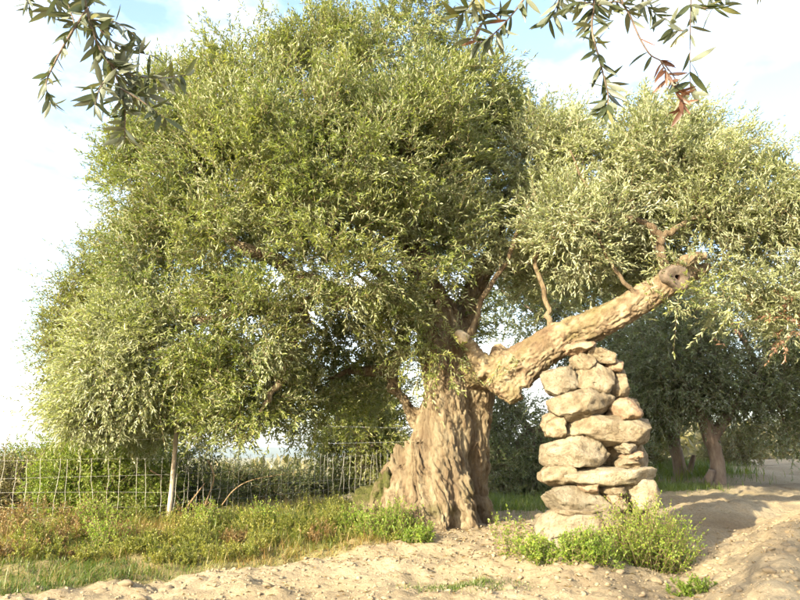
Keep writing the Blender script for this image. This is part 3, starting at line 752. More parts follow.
ST = [  # u0,v0,u1,v1,Y,depth,material,tilt
    (566, 343, 598, 354, 8.0, .22, 'stone_red', 6), (571, 352, 593, 370, 8.0, .2, 'stone', -5), (587, 349, 617, 364, 8.0, .22, 'stone', -8),
    (575, 364, 611, 392, 8.0, .26, 'stone', -14), (606, 373, 627, 399, 8.05, .24, 'stone', 5), (602, 362, 620, 374, 8.05, .2, 'stone_red', -5),
    (541, 368, 574, 396, 8.04, .24, 'stone_pale', 18), (548, 391, 611, 420, 7.88, .30, 'stone', 3), (606, 399, 640, 421, 7.95, .28, 'stone_red', -6),
    (541, 415, 567, 438, 7.98, .28, 'stone', 0), (561, 418, 646, 445, 7.95, .34, 'stone', -2), (543, 437, 610, 469, 7.93, .34, 'stone_pale', -6),
    (616, 444, 635, 454, 7.8, .18, 'stone_pale', -4), (622, 452, 640, 461, 7.8, .18, 'stone_red', 3), (615, 459, 637, 469, 7.8, .2, 'stone', 0),
    (540, 462, 582, 486, 7.95, .3, 'stone', 0), (556, 467, 649, 486, 7.93, .38, 'stone_pale', 2), (540, 485, 609, 512, 7.93, .36, 'stone_pale', -2),
    (578, 481, 599, 494, 7.72, .16, 'stone_red', -8), (597, 484, 622, 495, 7.75, .18, 'stone', 4), (618, 480, 649, 510, 7.93, .36, 'stone_pale', 3),
    (608, 498, 629, 513, 7.72, .16, 'stone', 8), (603, 492, 620, 503, 7.76, .16, 'stone_red', -4), (549, 506, 612, 517, 7.85, .3, 'stone', 1),
    (537, 509, 632, 540, 7.9, .38, 'stone_pale', -1), (624, 509, 650, 540, 7.95, .36, 'stone', -2), (538, 534, 654, 574, 7.9, .4, 'stone_pale', 0),
    # hearting behind
    (568, 440, 645, 468, 8.25, .26, 'stone', 0), (560, 484, 645, 512, 8.3, .28, 'stone', 0), (556, 396, 632, 420, 8.25, .24, 'stone', 0), (570, 362, 618, 396, 8.22, .22, 'stone', 0)]
for k, s_ in enumerate(ST): stone(*s_, seed=k+1)

# ------------------------------------------------------------------ fence
fence = thing('wire_fence', (FB[0], FB[1], h_at(FB[0], FB[1])[0]), 'sagging wire mesh fence with barbed strands and a pale leaning post', 'fence')
def fence_pt(s):
    L1, L2, L3 = np.linalg.norm(FB-FA), np.linalg.norm(FC-FB), np.linalg.norm(FD-FC)
    if s < L1: return FA + (FB-FA)*s/L1
    if s < L1+L2: return FB + (FC-FB)*(s-L1)/L2
    return FC + (FD-FC)*min(1, (s-L1-L2)/L3)
FL = sum(np.linalg.norm(b-a) for a, b in ((FA, FB), (FB, FC), (FC, FD)))
def build_fence():
    rs = RS(77); ss = np.arange(0, FL, .1)
    pts = np.array([fence_pt(s) for s in ss]); hz = base_h(pts[:, 0], pts[:, 1])
    sway = (fbm(np.column_stack([ss*.5, ss*0, ss*0]), 3, 5)-.5)*.1
    L1 = np.linalg.norm(FB-FA)
    ok = ss > 2.6
    Hs = [.06, .2, .36, .54, .74, .80]
    for k, H in enumerate(Hs[1:5]):                                     # line wires of the mesh
        w = H + (fbm(np.column_stack([ss*.8, ss*0+k, ss*0]), 2, 8)-.5)*.07
        c = np.column_stack([pts[:, 0]+sway*.4, pts[:, 1]+sway*.3, hz+w])[ok][::3]
        V, F = tube(c, np.full(len(c), .0013), len(c)*2, 3, cap=False); put('line_wire', V, F, M['wire'], fence)
    for s in np.arange(2.6, FL-7.5, .15):                              # stay wires
        q = fence_pt(s+rs.normal(0, .012)); z = base_h(np.array([q[0]]), np.array([q[1]]))[0]
        n = 7; t = np.linspace(0, 1, n); a = norm(np.array([.8, .5]))
        wob = rs.normal(0, .006, n); lean = rs.normal(0, .035)
        top = .74 + rs.normal(0, .02)
        c = np.column_stack([q[0]+a[0]*(wob+lean*t), q[1]+a[1]*(wob+lean*t), z+.03+t*top])
        V, F = tube(c, np.full(n, .0019), 12, 3, cap=False); put('stay_wire', V, F, M['wire'], fence)
    for H, sag in ((.98, .05), (1.24, .03)):                           # barbed strands
        mb = MB(); w = H - sag*np.abs(np.sin((ss-L1)*.5))
        c = np.column_stack([pts[:, 0], pts[:, 1], hz+w])[ok]
        V, F = tube(c[::3], np.full(len(c[::3]), .0028), len(c), 4, cap=False); mb.add(V, F)
        for i in range(0, len(c), 1):
            if i % 2: continue
            b = c[i] - np.array([0, 0, 0]); d = norm(rs.normal(size=3))*.018
            mb.add(*tube([b-d, b+d], [.0022, .0012], 2, 3)); d = norm(rs.normal(size=3))*.018; mb.add(*tube([b-d, b+d], [.0022, .0012], 2, 3))
        V, F, T = mb.get(); put('barbed_wire', V, F, M['wire'], fence)
    def post(base, top, r, mat, name='post'):
        V, F = tube([base, (base+top)/2 + np.array([.006, 0, 0]), top], [r*1.05, r, r*.85], 22, 8, wob=.14, seed=3)
        put(name, V, F, mat, fence, smooth=True)
    b = P(168, 522, 9.66); b[2] = h_at(b[0], b[1])[0]-.12; t = P(177.5, 417, 9.66); post(b, t, .030, M['post'])
    for s in (0.25, L1+10.6):
        q = fence_pt(s); z = h_at(q[0], q[1])[0]; bb = np.array([q[0], q[1], z-.1]); post(bb, bb+np.array([.03, 0, 1.3]), .04, M['old_post'])
build_fence()

# ------------------------------------------------------------------ ground vegetation
def grass(name, label, xy, H, seed, tone, mat='grass', wd=.006, lean=.45, seg=3, z0=None):
    rs = RS(seed); n = len(xy); z = h_at(xy[:, 0], xy[:, 1])-.01
    B = np.column_stack([xy, z]); az = rs.uniform(0, 6.28, n); hd = np.column_stack([np.cos(az), np.sin(az), np.zeros(n)])
    Hh = H*rs.uniform(.4, 1.25, n); ln = rs.uniform(.1, 1, n)*lean*2
    sd = np.column_stack([-np.sin(az+rs.normal(0, .6, n)), np.cos(az), np.zeros(n)]); w = wd*rs.uniform(.6, 1.4, n)
    V = []
    for k in range(seg):
        t = k/seg; c = B + hd*(ln*Hh*t*t)[:, None] + np.array([0, 0, 1])*(Hh*(t-.35*np.minimum(ln, 1)*t*t))[:, None]
        V += [c - sd*(w*(1-t*.75)*.5)[:, None], c + sd*(w*(1-t*.75)*.5)[:, None]]
    V.append(B + hd*(ln*Hh)[:, None] + np.array([0, 0, 1])*(Hh*(1-.35*np.minimum(ln, 1)))[:, None])
    m = 2*seg+1; V = np.stack(V, 1).reshape(-1, 3); b = (np.arange(n)*m)[:, None]
    F4 = np.concatenate([b+np.array([[2*k, 2*k+1, 2*k+3, 2*k+2]]) for k in range(seg-1)]) if seg > 1 else []
    F3 = b+np.array([[m-3, m-2, m-1]])
    o = obj(name, mesh_data(name, V, [F4, F3], np.repeat(tone, m)), M[mat])
    tag(o, label, name.replace('_', ' '), None, 'stuff'); return o

def sample_poly(rs, poly, n):
    lo, hi = poly.min(0), poly.max(0); out = []
    while sum(map(len, out)) < n:
        q = lo + (hi-lo)*rs.rand(n*2, 2); out.append(q[inpoly(q[:, 0], q[:, 1], poly)])
    return np.concatenate(out)[:n]

rs = RS(5)
xy = sample_poly(rs, VERGE, 60000)
den = fbm(np.column_stack([xy*1.1, np.zeros(len(xy))]), 3, 31)
keep = rs.rand(len(xy)) < np.clip((den-.28)*3.2, .5, 1)
vis = np.abs(xy[:, 0]+2.4) < 4.2
xy = xy[keep & vis]
dry = fbm(np.column_stack([xy*.8, np.full(len(xy), 3)]), 3, 41)
tone = np.clip(.30 + (dry-.5)*1.6 + .36*sstep(-xy[:, 0], 2.6, 4.2) + rs.normal(0, .17, len(xy)), 0, 1)
hh = .10 + .20*np.clip(fbm(np.column_stack([xy*1.6, np.full(len(xy), 9)]), 3, 51), 0, 1)
hh = hh*(.45+.4*sstep(xy[:, 1], 7.2, 9.2))
q2 = xy[::5]; grass('dry_stalks', 'thin dry straw stalks standing above the verge grass', q2+.02, (.12+.22*RS(3).rand(len(q2)))*(.6+.4*sstep(q2[:, 1], 7.2, 9.2)), 8, np.clip(RS(4).normal(.8, .16, len(q2)), 0, 1), wd=.004, lean=.7)
grass('verge_grass', 'mixed green and dry reddish grass along the foot of the fence', xy, hh, 6, tone, wd=.0075, lean=.75)

def patch(name, label, c, rx, ry, n, H, tm, seed, mat='grass', ts=.12, wd=.006):
    rs = RS(seed); q = rs.normal(size=(n, 2))*np.array([rx, ry])*.6 + np.array(c)
    grass(name, label, q, np.full(n, H), seed, np.clip(tm+rs.normal(0, ts, n), 0, 1), mat, wd)
patch('path_grass', 'bright green grass around the grey trunk by the path', (4.15, 13.3), .75, .6, 5000, .13, .2, 21, wd=.009)
patch('shade_grass', 'green grass between the big trunk and the stone pillar', (1.15, 11.6), .9, 1.2, 8000, .17, .18, 22, wd=.008)
patch('sand_grass', 'low green tuft growing flat on the bare sand', tuple(gp(465, 585)), .35, .14, 1300, .05, .08, 23, wd=.006)
patch('far_grass', 'green grass below the thin brown trunk by the fence', (4.0, 16.5), 1.3, 1.6, 6500, .25, .28, 24, wd=.012)
patch('back_grass', 'tall green grass past the path beyond the grey trunk', (5.9, 16.8), .8, 1.4, 4000, .3, .25, 25, wd=.012)

def weed(name, c, R, H, n, label, cat, seed, mat='weed', tone=.5, L=.032, Wd=.016, k=7, group=None, zb=0.0, splay=.55, mass=None):
    """leafy stems rising from one root"""
    rs = RS(seed); z = h_at(c[0], c[1])[0]
    if mass is None: root = thing(name, (c[0], c[1], z), label, cat, group)
    q = np.array(c) + np.clip(rs.normal(size=(n, 2))*.5, -1, 1)*R*.75
    B = np.column_stack([q, h_at(q[:, 0], q[:, 1])-.02])
    off = (q-np.array(c))/np.maximum(R, 1e-6)
    D = norm(np.column_stack([off*splay + rs.normal(size=(n, 2))*.28, np.ones(n)]))
    hl = H*(1-.45*np.clip(np.linalg.norm(off, axis=1), 0, 1)**1.5)*rs.uniform(.55, 1.1, n)
    if mass is not None: root = None
    V, F, T, SV, SF = twigs(rs, B, D, hl, k, L, Wd, spread=1.1, tone=np.clip(tone+rs.normal(0, .15, n), 0, 1), stem=.0028, jit=.35)
    # side shoots
    m_ = n; pick = rs.randint(n, size=m_*2); t = rs.uniform(.3, .9, m_*2)
    B2 = B[pick] + D[pick]*(hl[pick]*t)[:, None]; D2 = norm(D[pick]*.6 + rs.normal(size=(m_*2, 3))*.7 + np.array([0, 0, .3]))
    V2, F2, T2, SV2, SF2 = twigs(rs, B2, D2, hl[pick]*.35, 4, L*.85, Wd*.85, spread=1.0, tone=np.clip(tone+.08+rs.normal(0, .15, m_*2), 0, 1), stem=.002, jit=.35)
    if mass is not None:
        mass.add(V, F, T); mass.add(V2, F2, T2); mass.add(SV, SF, .5); mass.add(SV2, SF2, .5); return None
    mb = MB(); mb.add(V, F, T); mb.add(V2, F2, T2); V, F, T = mb.get(); put('foliage', V, F, M[mat], root, T, kind='stuff')
    mb = MB(); mb.add(SV, SF); mb.add(SV2, SF2); V, F, T = mb.get(); put('stems', V, F, M['twig'], root, kind='stuff')
    return root

weed('weed_bush', tuple(gp(646, 562)), .36, .60, 420, 'bright green leafy weed bush at the right foot of the stone pillar', 'bush', 101, tone=.66)
weed('weed_bush', tuple(gp(588, 562)), .26, .27, 170, 'lower weed bush across the front of the stone pillar', 'bush', 102, tone=.5)
weed('weed_plant', tuple(gp(538, 560)), .18, .24, 70, 'low spreading weed beside the left edge of the stone pillar', 'weed', 103, tone=.6)
weed('weed_plant', tuple(gp(508, 556)), .12, .42, 20, 'thin upright weed on the sand between trunk and stone pillar', 'weed', 108, tone=.6)
weed('weed_plant', tuple(gp(692, 588)), .2, .14, 36, 'small weed on the sand right of the bright green bush', 'weed', 104, tone=.4)
weed('weed_plant', tuple(gp(388, 535)), .30, .38, 150, 'green leafy weed in front of the mossy stump', 'weed', 105, tone=.45)
weed('weed_plant', tuple(gp(355, 528)), .22, .30, 80, 'green weed left of the mossy stump in the grass', 'weed', 106, tone=.5)
weed('weed_plant', tuple(gp(418, 545)), .15, .2, 50, 'small round weed at the front root of the big trunk', 'weed', 107, tone=.4)
vw = RS(9); spots = []
for u in range(-10, 430, 16):
    for row in range(3):
        v0 = 531 - .03*u + row*(14 if u < 250 else 8); spots.append((u+vw.uniform(-8, 8), v0+vw.uniform(-5, 5), vw.uniform(.2, .42)*(1-.2*row)))
mass = {'verge_weed': MB(), 'dry_weed': MB()}
for k, (u, v, h_) in enumerate(spots):
    mt = ('verge_weed', 'dry_weed')[int(vw.rand() < (.10 if u > 110 else .4))]
    weed('verge_weed', tuple(gp(u, v)), .15, h_, 26, None, None, 120+k, tone=.25+.6*vw.rand(), mat=mt, k=6, L=.034, Wd=.013, mass=mass[mt])
for mt, nm, lbl in (('verge_weed', 'verge_weeds', 'tangle of green leafy weeds in the verge below the fence'), ('dry_weed', 'withered_weeds', 'tangle of withered red brown weeds in the verge below the fence')):
    V, F, T = mass[mt].get(); tag(obj(nm, mesh_data(nm, V, F, T), M[mt]), lbl, 'weeds', None, 'stuff')
for k, (u, v, h_, lbl) in enumerate(((108, 545, .46, 'tall bright green weed standing in the verge left of the pale post'), (92, 528, .46, 'upright green weed against the fence wires left of the pale post'),
        (205, 530, .4, 'bushy green weed just right of the foot of the pale post'), (262, 530, .36, 'green weed in the verge under the long dry stick'))):
    weed('verge_weed', tuple(gp(u, v)), .15, h_, 40, lbl, 'weed', 420+k, tone=.55, k=7)

def shrub(c, lobes, mat, seed, n, label, L=.05, Wd=.02, tone=.5, up=.3, group=None, per=8, k=5):
    z = h_at(c[0], c[1])[0]; t = thing('shrub', (c[0], c[1], z), label, 'shrub', group)
    rs = RS(seed); mb = MB(); lb = lob(lobes)
    for i in range(12):
        q = lb[i % len(lb)]; e = np.array(q[:3]) + rs.normal(size=3)*q[3]*.4; s = np.array([c[0], c[1], z-.05]) + np.array([*rs.normal(0, .08, 2), 0])
        mb.add(*tube([s, (s+e)/2+rs.normal(size=3)*.08, e], [.018, .012, .005], 7, 5))
    V, F, T = mb.get(); put('stems', V, F, M['twig'], t)
    crown(t, lb, mat, seed, n, per=per, k=k, L=L, Wd=Wd, up=up, tone_mid=tone, cl_r=.12, TL=.16, stem=.002, name='foliage', inner=.3, shell=.35)
def cxy(u, Y): q = P(u, 480, Y); return (q[0], Y)
shrub(cxy(15, 11.2), [(0, 494, 11.2, 30), (35, 494, 11.2, 28), (-30, 494, 11.2, 34), (15, 520, 11.0, 28)], M['shrub_dry'], 201, 330, 'dull grey green shrub behind the fence wires', tone=.4)
shrub(cxy(95, 11.0), [(75, 482, 10.8, 32), (105, 472, 10.8, 32), (140, 478, 10.8, 30), (100, 508, 10.5, 30), (140, 505, 10.6, 26), (65, 508, 10.6, 24)], M['shrub'], 202, 520, 'bright green shrub behind the fence beside the pale post', tone=.62)
shrub(cxy(52, 12.6), [(50, 474, 12.2, 20), (20, 476, 12.2, 18), (75, 468, 12.2, 22)], M['shrub'], 203, 260, 'yellowish shrub standing behind the grey green one', tone=.7)
shrub(cxy(180, 11.6), [(175, 490, 11.6, 26), (195, 475, 11.6, 24), (160, 510, 11.2, 22), (205, 505, 11.4, 26)], M['shrub_dark'], 204, 280, 'dark shrub tangled with dry stems right behind the pale post', tone=.55)
shrub(cxy(250, 13.4), [(222, 491, 13.2, 21), (255, 494, 13.4, 20), (285, 496, 13.6, 18), (240, 505, 13, 22), (275, 507, 13.2, 20)], M['shrub_dark'], 205, 420, 'dark green shrub in the dip beyond the fence', tone=.5)
shrub(cxy(315, 16), [(310, 496, 16, 14), (335, 498, 16.5, 12), (295, 497, 16, 13), (350, 497, 16.5, 11)], M['shrub_dark'], 206, 260, 'low dark shrub receding along the fence toward the yellow green tree', tone=.6, L=.07, Wd=.03)
shrub(cxy(640, 17.5), [(625, 450, 17.5, 22), (650, 440, 17.5, 20), (640, 470, 17, 20)], M['shrub_dry'], 207, 240, 'ochre brown shrub in the sun behind the stone pillar', tone=.75, L=.07, Wd=.03)
shrub(cxy(735, 19), [(730, 455, 19, 16), (745, 448, 19, 14), (722, 465, 19, 14)], M['shrub_dry'], 208, 200, 'yellowish shrub past the grey trunk along the path', tone=.6, L=.07, Wd=.03)

# scrub far across the fields
def scrub():
    rs = RS(88); mb = MB(); N_ = 420
    d = np.exp(rs.uniform(math.log(26), math.log(260), N_)); a = rs.uniform(-.62, .62, N_)
    x, y = np.sin(a)*d, np.cos(a)*d; r = rs.uniform(.5, 1.3, N_)*(1+d/160)
    z = h_at(x, y)
    for i in range(N_):
        n = 130; dd = rand_dirs(rs, n); B = np.array([x[i], y[i], z[i]+r[i]*.25]) + dd*r[i]*rs.uniform(.5, 1, (n, 1))*np.array([1.25, 1.25, .6])
        V, F = leaf_geo(B, norm(dd+rs.normal(size=(n, 3))*.5), rand_dirs(rs, n), .35*r[i], .2*r[i])
        mb.add(V, F, np.clip(rs.rand()+rs.normal(0, .12, len(V)//4), 0, 1).repeat(4))
    V, F, T = mb.get(); o = obj('scrub', mesh_data('scrub', V, F, T), M['shrub_dry'])
    tag(o, 'scattered scrub covering the flat fields below the hills', 'scrub', None, 'stuff')
scrub()

# dry sticks along the fence
for k, l in enumerate(([(222, 505, 9.9, .7), (234, 490, 9.95, .65), (252, 480, 10, .5), (284, 474, 10, .3)], [(150, 470, 10.4, 1), (168, 482, 10.5, .9), (180, 500, 10.5, .7)],
                       [(208, 460, 10.8, .8), (214, 478, 10.8, .8), (205, 505, 10.6, .8)], [(180, 516, 10, 1), (196, 495, 10, .8), (205, 483, 10, .5)])):
    p, r = path(l); V, F = tube(p, r, 14, 5, wob=.2, seed=k)
    c = p[0]; o = obj('dry_stick', mesh_data('dry_stick', V-c, F), M['twig'], None, tuple(c))
    tag(o, ['long dry stick slanting through the fence wires', 'short dry stick hanging in the shrub behind the post', 'dry stick bent downward beside the post', 'dry stick leaning up from the grass by the post'][k], 'stick')

# ------------------------------------------------------------------ clods and pebbles
def clods():
    rs = RS(66); IV, IF = ico(1)
    zone = np.array([(-4.6, 5.2), (3.6, 5.2), (4.6, 8.0), (4.2, 9.6), (2.4, 9.6), (.9, 9.6), (.3, 8.4)] + [tuple(q) for q in VERGE[9:3:-1]])
    q = sample_poly(rs, zone, 4200); z = h_at(q[:, 0], q[:, 1]); s = np.exp(rs.normal(math.log(.0085), .5, len(q)))
    s = np.minimum(s, .024)
    n = len(q); sc_ = s[:, None]*rs.uniform(.7, 1.35, (n, 3))*np.array([1, 1, .75])
    V = IV[None]*(1+.33*rs.normal(size=(n, len(IV), 1)))*sc_[:, None] + np.column_stack([q, z+s*.15])[:, None]
    F = (np.arange(n)*len(IV))[:, None, None] + IF[None]
    o = obj('soil_crumbs', mesh_data('soil_crumbs', V.reshape(-1, 3), F.reshape(-1, 3)), M['clod'], ground)
    tag(o, kind='stuff')
    IV2, IF2 = ico(2); meshes = []
    for k in range(5):
        d = .45+1.1*fbm(IV2*1.5+k*5, 4, k, .65); V = IV2*d[:, None]
        for _ in range(7):
            e = norm(rs.normal(size=3)); V = V-np.outer(np.maximum(V @ e-rs.uniform(.55, .8), 0)*.9, e)
        V = V*np.array([1.3, 1, .7])*(1+.10*rs.normal(size=(len(V), 1))); meshes.append(mesh_data('clod', V, IF2))
    q = sample_poly(rs, zone, 60)
    extra = np.array([tuple(gp(u, v)) for u, v in ((100, 588), (125, 584), (150, 582), (165, 580), (140, 592), (215, 578), (230, 580), (560, 574), (590, 572), (620, 573), (655, 576), (545, 580), (510, 588), (480, 555), (505, 545), (520, 540), (700, 590), (740, 585), (770, 566), (790, 552))])
    q = np.vstack([extra, q])
    for i, (x, y) in enumerate(q):
        s = rs.uniform(.02, .042) if i >= len(extra) else rs.uniform(.04, .065)
        o = obj('clod', meshes[i % 5], M['clod'], ground, (x, y, h_at(x, y)[0]-s*.12)); o.scale = (s,)*3
        o.rotation_euler = (rs.uniform(-.3, .3), rs.uniform(-.3, .3), rs.uniform(0, 6.28))
clods()

def litter():
    rs = RS(91); n = 2600
    q = np.concatenate([np.column_stack([rs.normal(.4, 1.3, n//2), rs.normal(8.3, .9, n//2)]), np.column_stack([rs.uniform(-2.5, 4.5, n//2), rs.uniform(6, 12, n//2)])])
    d = rs.normal(size=(n, 3)); d[:, 2] *= .12; N = np.column_stack([rs.normal(0, .3, (n, 2)), np.ones(n)])
    V, F = leaf_geo(np.column_stack([q, h_at(q[:, 0], q[:, 1])+.006]), norm(d), norm(N), rs.uniform(.03, .065, n), .015)
    o = obj('leaf_litter', mesh_data('leaf_litter', V, F, np.repeat(rs.rand(n), 4)), M['dry_weed'], ground); tag(o, kind='stuff')
    for k in range(26):
        x, y = rs.normal(.8, 1.6), rs.normal(8.0, .8); a_ = rs.uniform(0, 6.28); L = rs.uniform(.08, .28); e = np.array([math.cos(a_), math.sin(a_)])*L
        c = [np.array([x, y])+e*t for t in (0, .4, .7, 1)]; p = np.array([[*w, h_at(w[0], w[1])[0]+.008] for w in c]); p[1:3, :2] += rs.normal(0, .012, (2, 2))
        V, F = tube(p, [.005, .004, .003, .002], 9, 5); put('fallen_twig', V, F, M['twig'], ground)
litter()

# ------------------------------------------------------------------ overhanging olive tree whose twigs hang in close-up
OB = np.array([3.0, -1.4, 0]); OB[2] = h_at(OB[0], OB[1])[0]
over = thing('olive_tree', OB, 'olive tree whose dark leafy twigs hang down in close-up against the sky', 'tree')
def over_tree():
    rs = RS(303)
    V, F = tube([OB+(0, 0, -.15), OB+(.05, .05, .8), OB+(-.1, .1, 1.7), OB+(-.35, .3, 2.5)], [.26, .19, .16, .13], 26, 12, wob=.25); put('trunk', V, F, M['far_bark'], over, smooth=True)
    s = OB+(-.35, .3, 2.45)
    lm = [[s, (1.6, .1, 3.15), (.5, .8, 3.5), (-.6, 1.6, 3.45), (-1.4, 2.0, 3.3)], [s, (2.4, .4, 3.3), (1.6, 1.5, 3.6), (.8, 2.2, 3.5), (.2, 2.4, 3.4)]]
    for l in lm:
        V, F = tube(l, np.linspace(.09, .006, len(l)), 30, 8, wob=.2); put('limb', V, F, M['far_bark'], over, smooth=True)
    # close-up leaf meshes
    leaves = []
    for k in range(4):
        n = 7; t = np.linspace(0, 1, n); w = .5*np.sin(np.pi*np.clip(t, .02, .985)**.85)**.8*.23; V = []
        for i in range(n):
            zc = -.10*(k-1)*t[i]**2*.8 - .04*t[i]
            V += [(t[i], -w[i], zc+w[i]*.25), (t[i], 0, zc), (t[i], w[i], zc+w[i]*.25)]
        F = []
        for i in range(n-1):
            for j in range(2): a = i*3+j; F.append((a, a+3, a+4, a+1))
        leaves.append((np.array(V), np.array(F)))
    lmesh = {}
    for mname in ('close_leaf', 'red_leaf'):
        for k, (V, F) in enumerate(leaves):
            for tn in (.15, .45, .85):
                me = mesh_data('leaf', V, F, np.full(len(V), tn), True); me.materials.append(M[mname]); lmesh[(mname, k, tn)] = me
    def sprig(pts, Y, rpx, step=9, red=0, ll=26, dens=1.0, attach=None):
        step = step*.52; ll = ll*.94
        pw = np.array([P(u, v, Y+dy) for u, v, dy in pts])
        full = pw if attach is None else np.vstack([np.array(attach)[None], (np.array(attach)*.5+pw[0]*.5+rs.normal(0, .04, 3))[None], pw])
        rad = np.linspace(rpx, rpx*.3, len(full))*PX(Y)
        V, F = tube(full, rad, 8*len(full), 6); put('twig', V, F, M['far_bark'], over, smooth=True)
        n = max(3, int(sum(np.linalg.norm(np.diff(pw, axis=0), axis=1))/PX(Y)/step)); c = spline(pw, n)
        if attach is not None: c = np.vstack([spline(full[:3], 9)[1:-1], c]); n = len(c)
        tg = norm(np.gradient(c, axis=0))
        for i in range(n):
            for sgn in (-1, 1):
                if rs.rand() > dens: continue
                ax = norm(np.cross(tg[i], rs.normal(size=3))); d = norm(tg[i]*rs.uniform(-.2, 1) + ax*rs.uniform(.4, 1.2) + np.array([0, 0, -.2]) + rs.normal(size=3)*.25)
                d[1] *= .6; d = norm(d); N = norm(rs.normal(size=3) + np.array([0, -.1, .35])); sd = norm(np.cross(N, d)); N = np.cross(d, sd)
                L = ll*PX(Y)*rs.uniform(.75, 1.2); mn = 'red_leaf' if rs.rand() < red else 'close_leaf'
                o = obj('leaf', lmesh[(mn, rs.randint(4), (.15, .45, .85)[rs.choice(3, p=[.45, .35, .2])])], None, over)
                mt = Matrix(((d[0], sd[0], N[0]), (d[1], sd[1], N[1]), (d[2], sd[2], N[2]))).to_4x4()
                mt = Matrix.Translation(Vector(tuple(c[i]-OB))) @ mt @ Matrix.Diagonal((L, L, L, 1)); o.matrix_local = mt
    a1, a2 = (-.75, 1.75, 3.42), (.9, 2.1, 3.5)
    sprig([(84, -25, 0), (86, 5, 0), (98, 45, .02), (116, 75, .04), (124, 105, .05), (125, 138, .06)], 2.2, 2.2, 7, attach=a1)
    sprig([(88, 8, 0), (70, 35, -.04), (55, 62, -.06), (46, 85, -.06), (52, 104, -.06)], 2.2, 1.5, 10, ll=20)
    sprig([(108, 62, .02), (128, 74, .08), (155, 78, .1), (186, 75, .12)], 2.2, 1.3, 8)
    sprig([(112, 72, .02), (100, 88, -.06), (95, 105, -.1)], 2.2, 1.2, 9)
    sprig([(120, 88, .04), (140, 100, .05), (165, 118, .06)], 2.2, 1.2, 9)
    sprig([(92, 20, 0), (115, 22, .05), (135, 35, .06)], 2.2, 1.2, 9)
    sprig([(100, 30, 0), (122, 48, .04), (150, 55, .08)], 2.2, 1.1, 9)
    sprig([(112, 66, .02), (132, 88, .06), (150, 95, .08)], 2.25, 1.1, 8)
    sprig([(76, 28, 0), (70, 10, .04), (66, -5, .06)], 2.2, 1.1, 9)
    sprig([(24, -25, 0), (26, -6, 0), (30, 8, .05)], 2.4, 1.4, 6, ll=18, attach=(-1.2, 2.0, 3.35))
    sprig([(182, -30, 0), (176, -8, 0)], 2.1, 1.2, 10, ll=22, dens=.6, attach=(-.5, 1.65, 3.45))
    sprig([(228, -30, 0), (226, -10, 0)], 2.1, 1, 12, ll=18, dens=.5, attach=(-.4, 1.6, 3.45))
    sprig([(540, -25, 0), (522, 2, 0), (500, 28, 0), (482, 42, .02), (470, 38, .04)], 2.1, 1.6, 9, attach=a2, ll=24, red=.1)
    sprig([(500, 20, 0), (486, 10, 0), (470, 14, 0)], 2.1, 1.2, 9)
    sprig([(590, -30, 0), (594, 0, 0), (592, 30, 0), (600, 62, 0), (608, 95, 0), (606, 112, 0)], 2.0, 2, 8, attach=(.75, 2.15, 3.5))
    sprig([(598, 5, 0), (618, 2, 0), (628, 12, 0)], 2.0, 1.3, 7)
    sprig([(594, 5, 0), (580, 2, 0), (572, 8, 0)], 2.0, 1.3, 7)
    sprig([(622, -20, 0), (632, 20, 0), (648, 52, 0), (662, 62, 0), (676, 80, 0), (690, 105, 0)], 2.0, 1.5, 15, red=.1, dens=.25, attach=(.9, 2.1, 3.52))
    sprig([(660, 60, 0), (668, 75, 0), (676, 92, 0), (684, 108, 0)], 2.0, .8, 8, red=1, ll=22)
    sprig([(692, -30, 0), (691, 0, 0), (690, 40, 0), (690, 92, 0)], 2.0, 1.3, 16, attach=(1.1, 1.95, 3.58), dens=.65, ll=28)
    sprig([(688, 30, 0), (676, 30, 0), (666, 18, 0)], 2.0, 1, 9, ll=26)
    sprig([(486, -30, 0), (474, 0, 0), (458, 18, 0)], 2.05, 1.1, 9, attach=(.35, 2.3, 3.45))
    sprig([(562, -30, 0), (558, 2, 0), (548, 22, .03)], 2.1, 1.1, 9, attach=(.65, 2.25, 3.48))
    sprig([(640, -30, 0), (643, 0, 0), (655, 14, .03)], 2.05, 1.1, 9, attach=(.95, 2.05, 3.52))
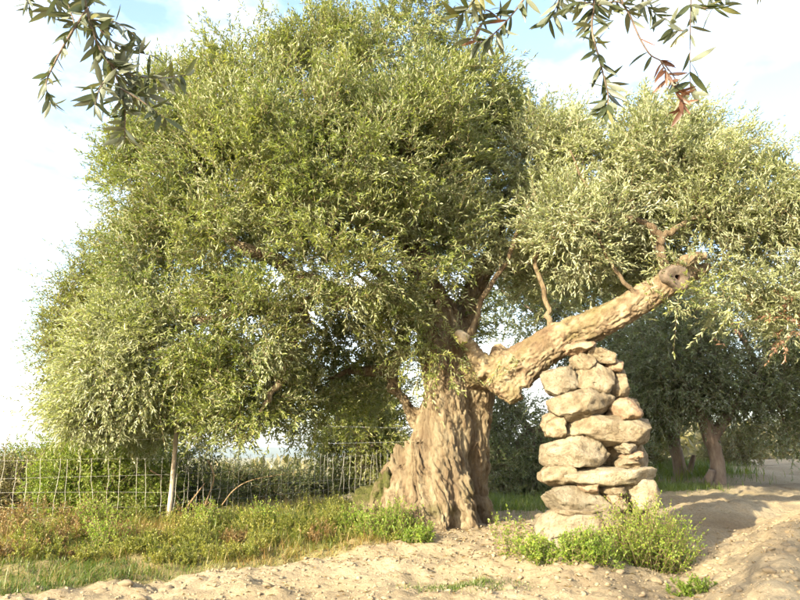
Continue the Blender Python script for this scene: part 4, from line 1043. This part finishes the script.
    sprig([(691, 5, 0), (708, 8, 0), (730, 4, .02)], 2.0, 1, 10, ll=28)
    sprig([(60, -30, 0), (58, -4, 0), (50, 14, .05)], 2.3, 1.1, 8, attach=(-1.0, 1.9, 3.4))
    sprig([(760, -40, 0), (762, -12, 0)], 2.0, 1, 14, ll=26, dens=.5, attach=(1.2, 1.85, 3.55))
    # unseen crown above and behind the camera, extended left to shade the twigs
    lb = [(-2.6, .5, 3.7, .75), (-1.6, .3, 4.1, .8), (-.4, .2, 4.3, .9), (.8, -.2, 4.3, 1.0), (2.0, -.8, 4.2, 1.0), (3.2, -1.4, 4.0, 1.0), (1.4, .8, 4.3, .7), (-1.0, 1.7, 3.85, .38), (-.2, 1.3, 3.95, .4), (.8, 2.0, 3.95, .4), (1.5, 1.5, 4.0, .45)]
    for q in lb:
        V, F = tube([s+(0, 0, .05), (np.array(q[:3])+s)/2+(0, 0, .4), q[:3]], [.06, .04, .015], 9, 6, wob=.2); put('branch', V, F, M['far_bark'], over, smooth=True)
    crown(over, lb, M['olive_far'], 304, 520, per=8, k=5, L=.065, Wd=.014, TL=.25, up=.1, shell=.4)
over_tree()

# ------------------------------------------------------------------ haze
def haze():
    m, n, l = nodes('haze'); v = n.new('ShaderNodeVolumePrincipled'); v.inputs['Color'].default_value = (.72, .82, .95, 1)
    v.inputs['Density'].default_value = 1.6e-4; v.inputs['Anisotropy'].default_value = .2
    o = n.new('ShaderNodeOutputMaterial'); l.new(v.outputs[0], o.inputs['Volume'])
    import itertools
    V = np.array(list(itertools.product((-4200, 4200), (-1200, 4200), (-14, 75))), float)
    F = np.array([(0, 1, 3, 2), (4, 6, 7, 5), (0, 4, 5, 1), (2, 3, 7, 6), (0, 2, 6, 4), (1, 5, 7, 3)])
    tag(obj('haze', mesh_data('haze', V, F), m), 'thin pale haze lying over the fields and hills', 'haze', None, 'stuff')
haze()
print('TRIS', sum(sum(len(p.vertices)-2 for p in o.data.polygons) if len(o.data.polygons) < 2000 else len(o.data.polygons)*1.3 for o in SC.objects if o.type == 'MESH'))
